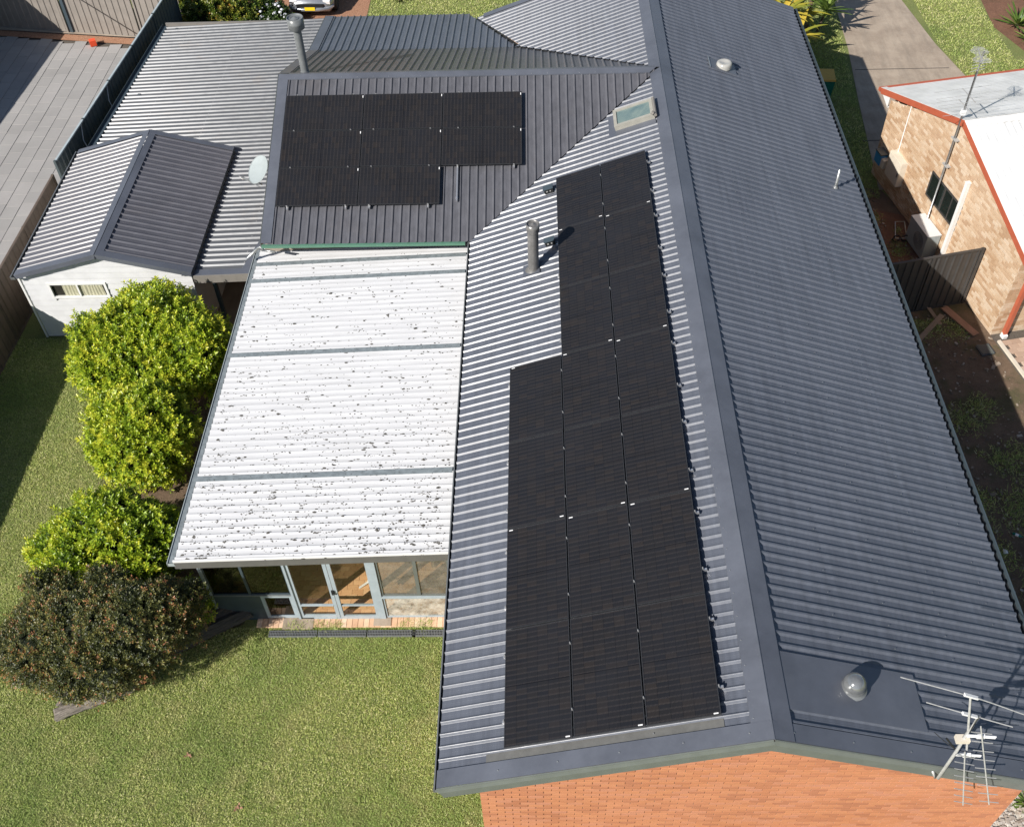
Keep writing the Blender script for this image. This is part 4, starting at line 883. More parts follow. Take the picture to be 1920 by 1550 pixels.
# window: dark frame + panes + sill
b = MB(); t_ = .045
for y0, y1, z0, z1 in ((WY0, WY1, WNZ1-t_, WNZ1), (WY0, WY1, WNZ0, WNZ0+t_), (WY0, WY0+t_, WNZ0+t_, WNZ1-t_), (WY1-t_, WY1, WNZ0+t_, WNZ1-t_), (3.55, 3.60, WNZ0+t_, WNZ1-t_), (3.17, 3.20, WNZ0+t_, WNZ1-t_)): b.box(-.02, .012, y0, y1, z0, z1)
wf = b.build('window', 'fence_dark', nbh, local=True); MB().box(-.004, .004, WY0+t_, WY1-t_, WNZ0+t_, WNZ1-t_).build('pane', 'glass_dark', wf, local=True)
b = MB(); y = WY0-.06
while y < WY1+.05: b.ct = random.random(); b.box(-.05, .01, y, y+.076, WNZ0-.13, WNZ0-.01); y += .086
tag(b.build('window_sill', 'brick_n', nbh, local=True, tints=True), kind='stuff')
# things on / by the neighbour's wall
def nl(x, y, z): return nbh.matrix_basis @ Vector((x, y, z))
def nthing(name, x, y, label, cat, group=None, z=0.): return thing(name, nl0(x, y, z), label, cat, group, NRZ)
def nl0(x, y, z): c_, s_ = math.cos(NRZ), math.sin(NRZ); return Vector((8.393+x*c_-y*s_, 13.012+x*s_+y*c_, z))
t = nthing('white_post', -.07, 2.74, 'white upright post on the tan brick wall beside the window', 'post'); MB().box(-.05, .05, -.05, .05, 0, 2.73).build('post', 'white', t, local=True); MB().box(-.06, .06, -.06, .06, 2.73, 2.745).build('post_cap', 'white', t, local=True)
t = nthing('air_conditioner', -.24, 3.55, 'grey and white outdoor air conditioner standing at the foot of the tan brick wall', 'air conditioner')
b = MB(); b.box(-.19, .19, -.48, .48, .08, .82); b.build('casing', 'dish', t, local=True)
b = MB(); b.box(-.2, .2, -.49, .49, .82, .84); b.build('top_cover', 'white', t, local=True)
b = MB()
for k in range(5): b.lathe([(.05+.045*k, 0), (.05+.045*k, .006), (.058+.045*k, .006), (.058+.045*k, 0)], (-.192, -.13, .45), 28, (-1, 0, 0))
b.build('fan_grille', 'fence_dark', t, local=True)
for y in (-.38, .38): MB().box(-.18, .18, y-.03, y+.03, 0, .08).build('foot', 'black', t, local=True)
t = nthing('meter_box', -.10, 5.88, 'cream meter box fixed on the tan brick wall', 'meter box', z=.68)
MB().box(-.10, .10, -.36, .36, 0, .76).build('box', 'cream', t, local=True); MB().box(-.112, -.102, -.34, .34, .02, .74).build('door', 'cream', t, local=True); MB().box(-.12, -.112, -.31, -.28, .30, .42).build('latch', 'black', t, local=True)
t = nthing('conduit', -.03, 6.12, 'thin white conduit running up the tan brick wall from the meter box', 'conduit', z=1.44); MB().tube([(0, 0, 0), (0, 0, 1.5)], .016, 8).build('pipe', 'white', t, local=True)
t = nthing('gas_meter', -.16, 6.72, 'blue and grey gas meter box low on the wall near the driveway', 'meter', z=.72)
MB().box(-.08, .12, -.17, .17, 0, .34).build('box', 'blue', t, local=True); MB().box(-.10, .14, -.19, .19, .34, .37).build('lid', 'gutter', t, local=True); MB().box(-.06, .12, -.34, -.17, .0, .26).build('meter', 'cream', t, local=True)
t = nthing('red_downpipe', .27, -.14, 'terracotta square downpipe with a white foot at the corner of the tan brick house', 'downpipe'); MB().box(-.05, .05, -.05, .05, .12, 2.35).build('pipe', 'terracotta', t, local=True); MB().obox((0, -.02, .07), (.055, 0, 0), (0, .07, .02), (0, -.01, .07)).build('shoe', 'white', t, local=True)
# tv antenna mast of the neighbour
t = nthing('antenna_mast', -.10, 3.80, 'tall galvanised mast with a fishbone antenna clamped to the tan brick gable', 'antenna', z=.5)
MB().tube([(0, 0, 0), (0, 0, 4.7)], .026, 12).build('mast', 'zinc', t, local=True, smooth=True); MB().tube([(0, 0, 2.9), (0, 0, 5.22)], .018, 10).build('upper_mast', 'alu_w', t, local=True, smooth=True)
for z in (2.05, 2.83): b = MB(); b.box(-.03, .10, -.12, .12, z-.015, z+.015); b.build('bracket', 'alu_w', t, local=True)
b = MB(); b.box(-.05, .05, -.04, .06, 3.52, 3.66); b.build('junction_box', 'label', t, local=True)
b = MB(); b.beam((-.12, -.25, 5.05), (.12, .42, 5.05), .018, .018)
for k in range(12):
    f_ = k/11; c0 = Vector((-.12+.24*f_, -.25+.67*f_, 5.05+.03)); L2 = .17+.05*math.sin(k); b.beam(c0+Vector((-.94, .34, 0))*L2, c0-Vector((-.94, .34, 0))*L2, .01, .01)
for z in (4.72, 4.80, 4.88, 4.96): b.beam((-.2, -.02, z), (.2, .04, z), .01, .01)
b.build('fishbone_array', 'alu_w', t, local=True)
for zz, L2 in ((4.05, .95), (3.75, .75)):
    b = MB(); b.beam((0, -.34, zz), (0, .34, zz), .018, .018)
    for k, yy in enumerate((-.3, .0, .3)): b.tube([(-L2*(1-.1*k), yy, zz+.015), (L2*(1-.1*k), yy, zz+.015)], .005, 5)
    b.build('long_element_array', 'alu_w', t, local=True)
# pavers of the neighbour patio
npv = tag(bpy.data.objects.new('neighbour_patio', None), kind='structure'); COL.objects.link(npv); npv.location = (8.393, 13.012, 0); npv.rotation_euler = (0, 0, NRZ)
cells = []; r_ = 0; y = -.30
while y > -3.4:
    x = .12+(.12 if r_ % 2 else 0)
    while x < 2.8: w_ = .235; cells.append((x+.004, x+w_, y-.15, y-.006)); x += .24
    y -= .155; r_ += 1
tiles(npv, 'patio_paver', 'paver_n', cells, .05, keyf=lambda c: c[0]-c[3]*.4)
MB().box(.04, .12, -3.6, -.28, 0, .07).build('edging', 'cream', npv, local=True); MB().box(.0, 3, -4, -.02, -.02, .012).build('patio_bed', 'joint', npv, local=True)

# ================================================================== TV ANTENNA ON THE NEAR GABLE
AP = Vector((2.2, -.05, 4.32)); KN = Vector((2.42, -.30, 4.05)); MT = Vector((2.80, .12, 5.55))
t = thing('roof_antenna', (2.2, .1, 4.3), 'tv antenna with two ladder arrays on a bent pipe at the near gable edge', 'antenna')
from math import hypot
def px(x, y, Yv):   # world point on plane y=Yv seen at photo pixel (only used to derive dimensions)
    d = cf*1900.93+cr*(x-960)-cu*(y-775); k = (Yv+5.816)/d.y; return Vector((-3.042, -5.816, 18.067))+d*k
zz = lambda a, b_, Yv: px(1660+a*.23875, 1180+b_*.23875, Yv)
b = MB(); b.tube([zz(365, 1082, .0), zz(372, 1110, -.05), zz(395, 1165, -.12), zz(415, 1165, -.14), zz(560, 950, -.08), zz(640, 810, 0.), zz(735, 680, .1)], .022, 12); b.build('mast', 'alu_w', t, smooth=True)
b = MB(); a = zz(345, 1082, .0); b.obox(a, (.09, 0, 0), (0, .02, 0), (0, 0, .05)); b.build('bracket', 'zinc', t)
b = MB(); b.beam(zz(670, 530, .12), zz(640, 940, -.05), .025, .025); b.build('upper_boom', 'alu_w', t)
def rod(mbx, p, q, r=.006): mbx.tube([p, q], r, 6)
b = MB(); rod(b, zz(120, 372, .25), zz(620, 508, .12), .008); rod(b, zz(725, 538, .1), zz(850, 580, .08), .009); rod(b, zz(850, 580, .08), zz(1130, 680, .0), .008); rod(b, zz(322, 570, .2), zz(615, 655, .1), .008); rod(b, zz(750, 692, .08), zz(1000, 763, .0), .008); b.build('long_dipole', 'alu_w', t)
MB().beam(zz(620, 508, .12), zz(728, 538, .12), .04, .03).build('dipole_mount', 'label', t); MB().beam(zz(607, 655, .09), zz(720, 685, .09), .04, .03).build('dipole_mount', 'label', t)
b = MB(); b.obox(zz(605, 858, -.02), (.085, 0, 0), (0, .05, 0), (0, .0, .04)); b.build('amplifier', 'cream', t)
for nm, top, bot, ks, y0, y1 in (('left', (625, 960), (610, 1375), 8, -.1, -.25), ('right', (750, 760), (815, 1370), 9, -.02, -.3)):
    b = MB(); p0, p1 = zz(*top, y0), zz(*bot, y1); b.beam(p0, p1, .016, .016)
    for k in range(ks):
        f_ = (k+.15)/ks; c0 = p0.lerp(p1, f_+.06); hw = Vector((.145, -.0, -.035 if nm == 'right' else -.06)); b.beam(c0-hw, c0+hw, .010, .008)
    b.build('ladder_array', 'alu_w', t)
for c0, w_ in ((zz(750, 838, -.02), .2), (zz(640, 985, -.08), .19)):
    b = MB(); 
    for s_ in (-1, 1): b.tube([c0+Vector((-w_, 0, .02*s_+.03)), c0+Vector((w_, 0, .02*s_-.03))], .012, 8)
    b.obox(c0, (.05, 0, 0), (0, .02, 0), (0, 0, .03)); b.build('folded_dipole', 'label', t)
b = MB(); b.tube([zz(385, 805, .16), zz(470, 880, .06), zz(555, 945, -.05)], .006, 6); b.tube([zz(480, 852, .0), zz(555, 945, -.06)], .013, 8); b.tube([zz(735, 680, .1), zz(640, 840, .02), zz(570, 925, -.04)], .009, 6); b.build('cable', 'black', t)

# ================================================================== GROUND THINGS
def log(name, p, q, r, label, flat=1., group=None, mat='timber', squarish=.25, caps=True):
    p, q = Vector(p), Vector(q); L = (q-p).length; t = bpy.data.objects.new(name, None)
    b = MB(); n_ = 14; vs = []; sg = 14
    for i in range(n_+1):
        x = L*i/n_
        for j in range(sg):
            th = 2*math.pi*j/sg; rr = r*(1+squarish*.25*math.cos(4*th))*(1+.10*math.sin(3*th+i*.4)+.07*random.uniform(-1, 1))*(.78 if j in (3, 8) else 1); vs.append((x+(random.uniform(-.04, .04) if i in (0, n_) else 0), rr*math.cos(th), rr*flat*math.sin(th)))
    b.add(vs, [(i*sg+j, i*sg+(j+1) % sg, (i+1)*sg+(j+1) % sg, (i+1)*sg+j) for i in range(n_) for j in range(sg)]); b.add([vs[j] for j in range(sg)], [tuple(range(sg))]); b.add([vs[n_*sg+j] for j in range(sg)], [tuple(reversed(range(sg)))])
    o = b.build(name, mat); o.location = p; o.rotation_euler = (0, -math.atan2(q.z-p.z, hypot(q.x-p.x, q.y-p.y)), math.atan2(q.y-p.y, q.x-p.x)); tag(o, label, 'log', group); return o
log('timber_sleeper', (-12.33, 2.78, .10), (-10.98, 3.40, .12), .125, 'pale weathered round log on the lawn in front of the bronze shrub', group='weathered garden timbers')
log('timber_sleeper', (-12.33, 2.98, .08), (-11.90, 3.95, .09), .07, 'thin pale log behind the round log on the lawn', group='weathered garden timbers')
log('timber_sleeper', (-10.85, 3.92, .16), (-8.98, 5.00, .20), .165, 'dark split timber log nearest the lawn running to the sunroom', group='weathered garden timbers', mat='timber_shaded')
log('timber_sleeper', (-10.75, 4.18, .25), (-9.05, 5.20, .34), .14, 'dark grooved timber stacked behind at the sunroom corner', group='weathered garden timbers', mat='timber_shaded')
for k, (x, y, z, a, l_) in enumerate(((-9.98, 4.98, .10, .3, 'upper loose red brick leaning in the garden bed beside the pot'), (-9.90, 4.84, .06, .5, 'loose red brick against the dark log in the garden bed'), (-10.14, 4.88, .05, .2, 'loose red brick lying deeper in the bed shade'), (-10.10, 4.72, .06, .1, 'loose red brick nearest the bronze shrub'))):
    b = MB(); b.obox((0, 0, 0), (.115*math.cos(a), .115*math.sin(a), 0), (-.055*math.sin(a), .055*math.cos(a), 0), (0, .01, .038)); o = b.build('loose_brick', 'brick_o'); o.location = (x, y, z); tag(o, l_, 'brick', 'loose bricks in the garden bed')
t = thing('flower_pot', (-9.72, 5.12, .1), 'pale empty cylindrical pot lying on its side at the sunroom corner', 'pot'); MB().lathe([(.075, .2), (.08, 0), (.07, 0), (.06, .18), (.0, .18)], (-9.74, 5.14, .22), 18, (.85, -.35, -.3)).build('pot', 'pot', t, smooth=True)
# drain channel: grate segments
for k, x0 in enumerate((-8.55, -7.55, -6.55, -5.65)):
    x1 = min(x0+.97, -4.82); t = thing('drain_grate', (x0, 4.55, 0), ['black slotted drain grate at the shaded left end of the sunroom drain', 'black slotted drain grate in front of the left door leaf', 'black slotted drain grate in front of the right door leaf', 'black slotted drain grate at the right end beside the house'][k], 'drain', 'drain grates in front of the sunroom')
    b = MB(); x = x0
    while x < x1: b.box(x, x+.013, 4.49, 4.61, .034, .052); x += .032
    b.box(x0, x1, 4.485, 4.495, .0, .055); b.box(x0, x1, 4.605, 4.615, .0, .055); b.box(x0, x1, 4.545, 4.553, .03, .054); b.build('grate', 'steel_grey', t); MB().box(x0, x1, 4.495, 4.605, .0, .012).build('channel', 'gutter_in', t)
# east side planks and grate
def plank(p, q, w_, mat, label):
    p, q = Vector(p), Vector(q); L = (q-p).length; o = MB().box(0, L, -w_/2, w_/2, 0, .035).build('timber_plank', mat); o.location = p; o.rotation_euler = (0, -math.atan2(q.z-p.z, L), math.atan2(q.y-p.y, q.x-p.x)); tag(o, label, 'plank', 'planks on the bare soil'); return o
plank((7.50, 14.02, .03), (8.02, 12.98, .03), .20, 'plank', 'wide reddish plank lying on the soil near the tan brick wall')
plank((7.36, 13.70, .05), (6.48, 12.75, .02), .13, 'plank2', 'tan plank crossing over toward the roof gutter')
plank((7.10, 14.10, .01), (7.24, 13.38, .01), .10, 'plank2', 'short tan plank starting at the dark side fence')
t = thing('stormwater_grate', (8.1, 12.45, 0), 'square grey stormwater grate in the soil beside the patio', 'grate'); b = MB()
for k in range(7): b.obox((8.1-.13+.043*k, 12.45, .055), (.012, .003, 0), (-.03, .16, 0), (0, 0, .012))
b.build('bars', 'fascia', t); b = MB(); b.obox((8.1, 12.45, .03), (.17, .04, 0), (-.035, .17, 0), (0, 0, .02)); b.build('frame', 'gutter', t)
for x, y, lab, a in ((8.25, 11.95, 'pale broken paver chunk below the stormwater grate', .4), (8.12, 11.85, 'second pale paver chunk near the stormwater grate, farther left', 1.)):
    o = MB().obox((0, 0, .02), (.07*math.cos(a), .07*math.sin(a), 0), (-.04*math.sin(a), .04*math.cos(a), 0), (0, 0, .025)).build('rubble', 'concrete'); o.location = (x, y, .004); tag(o, lab, 'rubble')
t = thing('bottle', (7.1, 6.83, .03), 'small teal bottle lying on the shaded soil', 'bottle'); MB().lathe([(.001, -.11), (.03, -.1), (.03, .05), (.012, .08), (.012, .11), (.001, .11)], (7.1, 6.83, .04), 12, (.8, -.5, .05)).build('body', 'bin', t, smooth=True); MB().lathe([(.031, -.05), (.031, .02)], (7.1, 6.83, .04), 12, (.8, -.5, .05)).build('label_band', 'label', t, smooth=True)
b = MB(); b.add([(-.05, -.05, 0), (.05, -.04, .02), (.06, .05, .0), (-.04, .06, .04), (0, 0, .06)], [(0, 1, 4), (1, 2, 4), (2, 3, 4), (3, 0, 4)]); o = b.build('paper_scrap', 'label'); o.location = (6.72, 6.42, .01); tag(o, 'crumpled white paper scrap on the shaded soil', 'litter')
# wheel frame lying by the neighbour wall
t = thing('hose_reel', (7.05, 16.9, 0), 'small black wheeled frame lying on the soil at the foot of the tan brick wall', 'trolley'); b = MB()
for dx in (-.12, .12): b.tube([(7.05+dx+.1*math.cos(a), 16.8+.0, .12+.1*math.sin(a)) for a in np.linspace(0, 6.28, 13)], .02, 6)
b.build('wheels', 'black', t); b = MB(); b.tube([(6.9, 16.8, .12), (6.95, 17.25, .35), (7.2, 17.25, .35), (7.22, 16.8, .12)], .015, 6); b.tube([(6.9, 16.8, .12), (7.22, 16.8, .12)], .015, 6); b.build('frame', 'zinc', t)
# bin
t = thing('wheelie_bin', (6.22, 24.0, 0), 'green wheelie bin with a yellow lid beside the far right eave', 'bin', rz=-.1)
b = MB(); b.add([(-.2, -.25, .08), (.2, -.25, .08), (.2, .2, .08), (-.2, .2, .08), (-.27, -.32, .98), (.27, -.32, .98), (.27, .3, .98), (-.27, .3, .98)], [(0, 3, 2, 1), (0, 1, 5, 4), (1, 2, 6, 5), (2, 3, 7, 6), (3, 0, 4, 7)]); b.build('body', 'bin', t, local=True)
b = MB(); b.add([(-.29, -.35, .98), (.29, -.35, .98), (.29, .36, .98), (-.29, .36, .98), (-.27, -.32, 1.03), (.27, -.32, 1.03), (.27, .32, 1.05), (-.27, .32, 1.05)], [(0, 3, 2, 1), (4, 5, 6, 7), (0, 1, 5, 4), (1, 2, 6, 5), (2, 3, 7, 6), (3, 0, 4, 7)]); b.build('lid', 'bin_lid', t, local=True)
for x in (-.22, .22): MB().lathe([(.0, -.03), (.1, -.03), (.1, .03), (.0, .03)], (x, .24, .1), 16, (1, 0, 0)).build('wheel', 'rubber', t, local=True)
MB().tube([(-.25, .36, .95), (.25, .36, .95)], .018, 8).build('handle', 'bin', t, local=True)
# red box on the paving
o = MB().obox((0, 0, .11), (.10, .05, 0), (-.05, .10, 0), (0, 0, .10)).build('red_box', 'redplastic'); o.location = (-19.15, 28.75, .05); tag(o, 'small bright orange-red plastic box on the grey paving', 'box')
# car on the red driveway
car = thing('parked_car', (-11.35, 32.55, 0), 'silver grey hatchback nosing in from the top edge with a yellow number plate', 'car', rz=-.02)
def loft(secs):
    b = MB(); k = len(secs[0]); vs = [q for s_ in secs for q in s_]
    b.add(vs, [(i*k+j, i*k+(j+1) % k, (i+1)*k+(j+1) % k, (i+1)*k+j) for i in range(len(secs)-1) for j in range(k)]); b.add(secs[0], [tuple(range(k))]); b.add(secs[-1], [tuple(reversed(range(k)))]); return b
def csec(y, w_, zb, zs_, zt_, wt): return [(-w_*.92, y, zb), (-w_, y, zb+.12), (-w_, y, zs_), (-wt, y, zt_), (0, y, zt_+.03), (wt, y, zt_), (w_, y, zs_), (w_, y, zb+.12), (w_*.92, y, zb)]
loft([csec(-2.02, .60, .32, .50, .56, .52), csec(-1.95, .74, .24, .58, .66, .62), csec(-1.75, .82, .22, .66, .76, .68), csec(-1.3, .86, .22, .74, .86, .72), csec(-.8, .87, .22, .82, .95, .74), csec(1.0, .87, .22, .86, .98, .74), csec(1.8, .84, .24, .84, .95, .70), csec(2.0, .76, .30, .70, .80, .6)]).build('body', 'carpaint', car, local=True, smooth=True)
loft([csec(-.85, .70, .9, .95, .97, .66), csec(-.2, .68, .9, 1.1, 1.38, .56), csec(.9, .68, .9, 1.1, 1.42, .55), csec(1.7, .66, .9, 1.0, 1.1, .56)]).build('cabin', 'glass_dark', car, local=True)
b = MB(); b.slab([(-.55, -.15, 1.42), (.55, -.15, 1.42), (.54, .95, 1.46), (-.54, .95, 1.46)], (0, 0, 1), .03); b.build('roof', 'carpaint', car, local=True)
b = MB(); b.tube([(-.80, -1.80, .40), (-.66, -2.02, .38), (-.3, -2.10, .38), (.3, -2.10, .38), (.66, -2.02, .38), (.80, -1.80, .40)], .07, 10); b.build('bumper', 'carpaint', car, local=True, smooth=True)
b = MB(); b.box(-.5, .5, -2.09, -2.02, .44, .56); b.build('grille', 'black', car, local=True)
for x in (-.62, .62): MB().obox((x, -1.93, .62), (.13, .03*(1 if x < 0 else -1), 0), (0, .08, .02), (0, -.02, .06)).build('headlight', 'label', car, local=True)
MB().obox((0, -2.17, .44), (.19, 0, 0), (0, .008, 0), (0, 0, .06)).build('number_plate', 'plate', car, local=True)
for x in (-.8, .8):
    for y in (-1.3, 1.25):
        wh = MB().lathe([(.0, -.09), (.26, -.09), (.31, -.06), (.31, .06), (.26, .09), (.0, .09)], (x, y, .31), 22, (1, 0, 0)).build('wheel', 'rubber', car, local=True); MB().lathe([(.0, -.095), (.17, -.095)], (x, y, .31), 14, (1, 0, 0)).build('rim', 'alu', wh, local=True)

# ================================================================== VEGETATION
def leaf_mesh(name, mat, pts, dirs, ups, L, Wd, tint, parent=None, fold=.25):
    """pts: base points, dirs: leaf axis, ups: leaf normal; 4-vertex kite folded along the midrib"""
    n_ = len(pts); side = np.cross(dirs, ups); side /= np.linalg.norm(side, axis=1)[:, None]+1e-9
    L = L[:, None]; Wd = Wd[:, None]
    v = np.empty((n_, 4, 3)); mid = pts+dirs*L*.5
    v[:, 0] = pts; v[:, 1] = mid+side*Wd*.5+ups*Wd*fold; v[:, 2] = pts+dirs*L; v[:, 3] = mid-side*Wd*.5+ups*Wd*fold
    me = bpy.data.meshes.new(name); me.vertices.add(n_*4); me.vertices.foreach_set('co', v.ravel().astype(np.float32))
    idx = (np.arange(n_)[:, None]*4+np.array([0, 1, 2, 0, 2, 3])[None]).ravel(); me.loops.add(n_*6); me.loops.foreach_set('vertex_index', idx.astype(np.int32))
    me.polygons.add(n_*2); me.polygons.foreach_set('loop_start', (np.arange(n_*2)*3).astype(np.int32)); me.polygons.foreach_set('loop_total', np.full(n_*2, 3, np.int32))
    at = me.attributes.new('tint', 'FLOAT', 'FACE'); at.data.foreach_set('value', np.repeat(np.clip(tint, 0, 1), 2).astype(np.float32))
    me.update(calc_edges=True); me.materials.append(M[mat]); return mesh_obj(name, me, parent)
def unit(a): return a/(np.linalg.norm(a, axis=1)[:, None]+1e-9)
def shrub(name, lumps, nspr, mat, label, cat='shrub', L=.075, per=9, group=None, tb=.5, tspread=.5, spr=.09, trunk=True, core=.80, upb=.7, zmin=.08):
    """lumps: (x,y,z,rx,ry,rz) ellipsoids"""
    extra = []
    for (x, y, z, a_, b_, c_) in lumps:
        for q in range(8):
            dd = rng.normal(size=3); dd /= np.linalg.norm(dd); dd[2] = abs(dd[2])*.8+.1; k_ = rng.uniform(.22, .42)
            extra.append((x+dd[0]*a_*.9, y+dd[1]*b_*.9, z+dd[2]*c_*.86, a_*k_, b_*k_, c_*k_))
    lm = np.array(list(lumps)+extra, float); base = (lm[:, 0].mean(), lm[:, 1].mean(), 0); t = thing(name, base, label, cat, group)
    area = (lm[:, 3]*lm[:, 4]+lm[:, 3]*lm[:, 5]+lm[:, 4]*lm[:, 5]); pick = rng.choice(len(lm), int(nspr*1.9), p=area/area.sum())
    d = unit(rng.normal(size=(len(pick), 3))); c_ = lm[pick, :3]; r_ = lm[pick, 3:]
    # lumpy surface by angular noise
    ph = rng.uniform(0, 6, (len(lm), 3)); bump_ = 1+.15*np.sin(7*d[:, 0]+ph[pick, 0])*np.cos(6*d[:, 1]+ph[pick, 1])+.09*np.sin(11*d[:, 2]+9*d[:, 0]+ph[pick, 2])
    rad = (rng.uniform(.76, 1.06, len(pick))+np.where(rng.random(len(pick)) < .13, rng.uniform(.0, .26, len(pick)), 0))*bump_; p_ = c_+d*r_*rad[:, None]
    keep = p_[:, 2] > zmin
    for i in range(len(lm)):
        q = (p_-lm[i, :3])/lm[i, 3:]; keep &= ~((np.linalg.norm(q, axis=1) < .74) & (pick != i))
    p_, d, rad = p_[keep][:nspr], d[keep][:nspr], rad[keep][:nspr]; n_ = len(p_)
    nrm = unit(d/1.0); ax_ = unit(nrm+np.array([0, 0, upb])+rng.normal(scale=.35, size=(n_, 3)))
    k = per; P = np.repeat(p_, k, 0); A = np.repeat(ax_, k, 0); jj = np.tile(np.arange(k), n_); a1 = unit(np.cross(A, np.array([.3, .2, .9]))); a2_ = np.cross(A, a1)
    th = jj*2.4+np.repeat(rng.uniform(0, 6.28, n_), k); out = a1*np.cos(th)[:, None]+a2_*np.sin(th)[:, None]
    f_ = jj/(k-1); lift = .35+.9*f_; dirs = unit(out+np.array([0, 0, -.1])+A*lift[:, None]+rng.normal(scale=.18, size=(n_*k, 3))); pos = P+A*(f_*spr)[:, None]+out*.006
    ups = unit(np.cross(np.cross(dirs, A), dirs)+np.array([0, 0, .5])+rng.normal(scale=.3, size=(n_*k, 3)))
    cf1 = np.sin(p_[:, 0]*13+2*np.sin(p_[:, 1]*9))*np.sin(p_[:, 1]*12+2*np.sin(p_[:, 2]*8))+.7*np.sin(p_[:, 2]*15+p_[:, 0]*7)
    clump = 1.5*cf1+np.sin(p_[:, 0]*5.1+p_[:, 2]*3)*np.cos(p_[:, 1]*4.7+1)+rng.normal(scale=.9, size=n_)
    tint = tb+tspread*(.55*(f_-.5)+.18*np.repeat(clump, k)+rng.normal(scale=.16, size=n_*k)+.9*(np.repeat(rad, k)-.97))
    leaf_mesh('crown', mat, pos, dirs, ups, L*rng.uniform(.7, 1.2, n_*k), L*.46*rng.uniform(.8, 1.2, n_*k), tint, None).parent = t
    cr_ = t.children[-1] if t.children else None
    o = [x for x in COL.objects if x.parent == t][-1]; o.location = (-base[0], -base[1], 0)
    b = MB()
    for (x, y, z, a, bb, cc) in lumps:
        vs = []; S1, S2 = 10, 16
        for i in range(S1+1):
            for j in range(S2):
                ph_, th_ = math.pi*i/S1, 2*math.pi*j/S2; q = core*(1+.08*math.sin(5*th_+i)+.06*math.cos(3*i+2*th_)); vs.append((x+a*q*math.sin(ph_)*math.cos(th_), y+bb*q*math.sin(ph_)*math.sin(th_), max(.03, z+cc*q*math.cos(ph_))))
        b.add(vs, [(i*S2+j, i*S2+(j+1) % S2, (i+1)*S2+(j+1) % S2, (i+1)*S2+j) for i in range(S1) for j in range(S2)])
    b.build('dark_core', 'core', t)  # solid near-black hull, stands in for the shade inside the crown
    if trunk:
        b = MB()
        for q in range(4): a = q*1.7; b.tube([(base[0]+.1*math.cos(a), base[1]+.1*math.sin(a), 0), (base[0]+.25*math.cos(a), base[1]+.25*math.sin(a), .6), (lumps[q % len(lumps)][0], lumps[q % len(lumps)][1], lumps[q % len(lumps)][2])], [.05, .04, .02], 8)
        b.build('trunk', 'bark', t, smooth=True)
    return t
shrub('leafy_shrub', [(-12.9, 11.3, 1.45, 1.0, .9, 1.05), (-12.0, 11.7, 1.65, 1.0, .9, 1.1), (-11.2, 11.3, 1.5, .85, .85, 1.05), (-13.2, 10.95, 1.05, .75, .6, .85), (-12.1, 10.95, 1.25, 1.1, .65, 1.0), (-12.6, 12.2, 1.6, .55, .5, .8)], 9500, 'leaf_lime', 'lime green leafy shrub, largest and farthest of the row, covering the shed corner', group='lime green shrubs along the sunroom', tb=.60, L=.085)
shrub('leafy_shrub', [(-12.25, 9.05, 1.25, .7, .55, .85), (-11.55, 8.95, 1.4, .8, .62, .95), (-11.8, 8.35, 1.1, .85, .5, .8), (-12.35, 8.55, 1.0, .55, .5, .7)], 5200, 'leaf_lime', 'lime green leafy shrub in the middle of the row beside the white roof', group='lime green shrubs along the sunroom', tb=.62, L=.085)
shrub('leafy_shrub', [(-12.5, 5.85, 1.0, .75, .65, .8), (-11.7, 6.1, 1.35, .9, .68, .95), (-11.1, 5.95, 1.2, .7, .62, .9), (-12.0, 5.4, 1.0, .9, .6, .8)], 5600, 'leaf_lime', 'lime green leafy shrub nearest the camera, just above the bronze shrub', group='lime green shrubs along the sunroom', tb=.53, L=.085)
dk = shrub('bronze_shrub', [(-12.3, 3.65, 1.15, .8, .7, .85), (-11.3, 3.8, 1.5, .9, .7, 1.0), (-10.55, 3.7, 1.6, .7, .55, 1.05), (-10.1, 3.9, 1.75, .5, .42, .8), (-13.0, 3.6, .7, .35, .4, .45), (-13.3, 3.9, .65, .22, .22, .3), (-11.7, 2.95, .9, .3, .22, .3), (-9.55, 4.35, 1.85, .22, .22, .3), (-12.6, 4.6, 1.7, .3, .28, .32), (-11.0, 4.3, 2.35, .3, .26, .3), (-12.0, 4.0, 2.0, .35, .3, .3), (-11.3, 3.2, 1.2, .8, .5, .8), (-9.95, 4.15, 1.5, .45, .45, .75), (-12.6, 3.5, .85, .5, .42, .55), (-12.9, 4.0, .9, .4, .5, .6), (-12.0, 4.4, 1.2, .8, .6, .8)], 13500, 'leaf_dark', 'large dark bronze-green shrub with reddish tips at the lower left of the lawn', L=.048, per=8, tb=.49, tspread=.72, spr=.08, core=.64)
shrub('young_shrub', [(-9.9, 4.75, 1.05, .26, .24, .45), (-9.75, 4.70, .75, .18, .18, .3)], 260, 'leaf_lime', 'thin leafy shoots rising between the bronze shrub and the sunroom glass', L=.07, per=7, tb=.5, core=.3)
shrub('hedge_shrub', [(-14.9, 29.2, .8, .9, .7, .8), (-13.9, 29.5, .7, .8, .6, .7), (-15.5, 29.7, .9, .6, .6, .8)], 2600, 'leaf_hedge', 'yellow-green flowering hedge shrub beyond the carport at the top left', L=.10, per=7, tb=.55)
fl = shrub('flower_bush', [(-12.9, 30.0, .45, .7, .6, .5), (-12.6, 29.2, .35, .7, .5, .42)], 1300, 'leaf_hedge', 'dark bush dotted with white blossoms beside the silver car', L=.09, per=6, tb=.12, tspread=.3)
b = MB()
for i in range(70):
    a = rng.normal(size=3); a /= np.linalg.norm(a); a[2] = abs(a[2]); c0 = Vector((-12.8+a[0]*.85, 29.7+a[1]*.8, .45+a[2]*.48)); r_ = random.uniform(.035, .075); b.lathe([(r_, 0), (r_*.9, r_*.5), (r_*.4, r_*.8), (.002, r_*.85)], c0, 7)
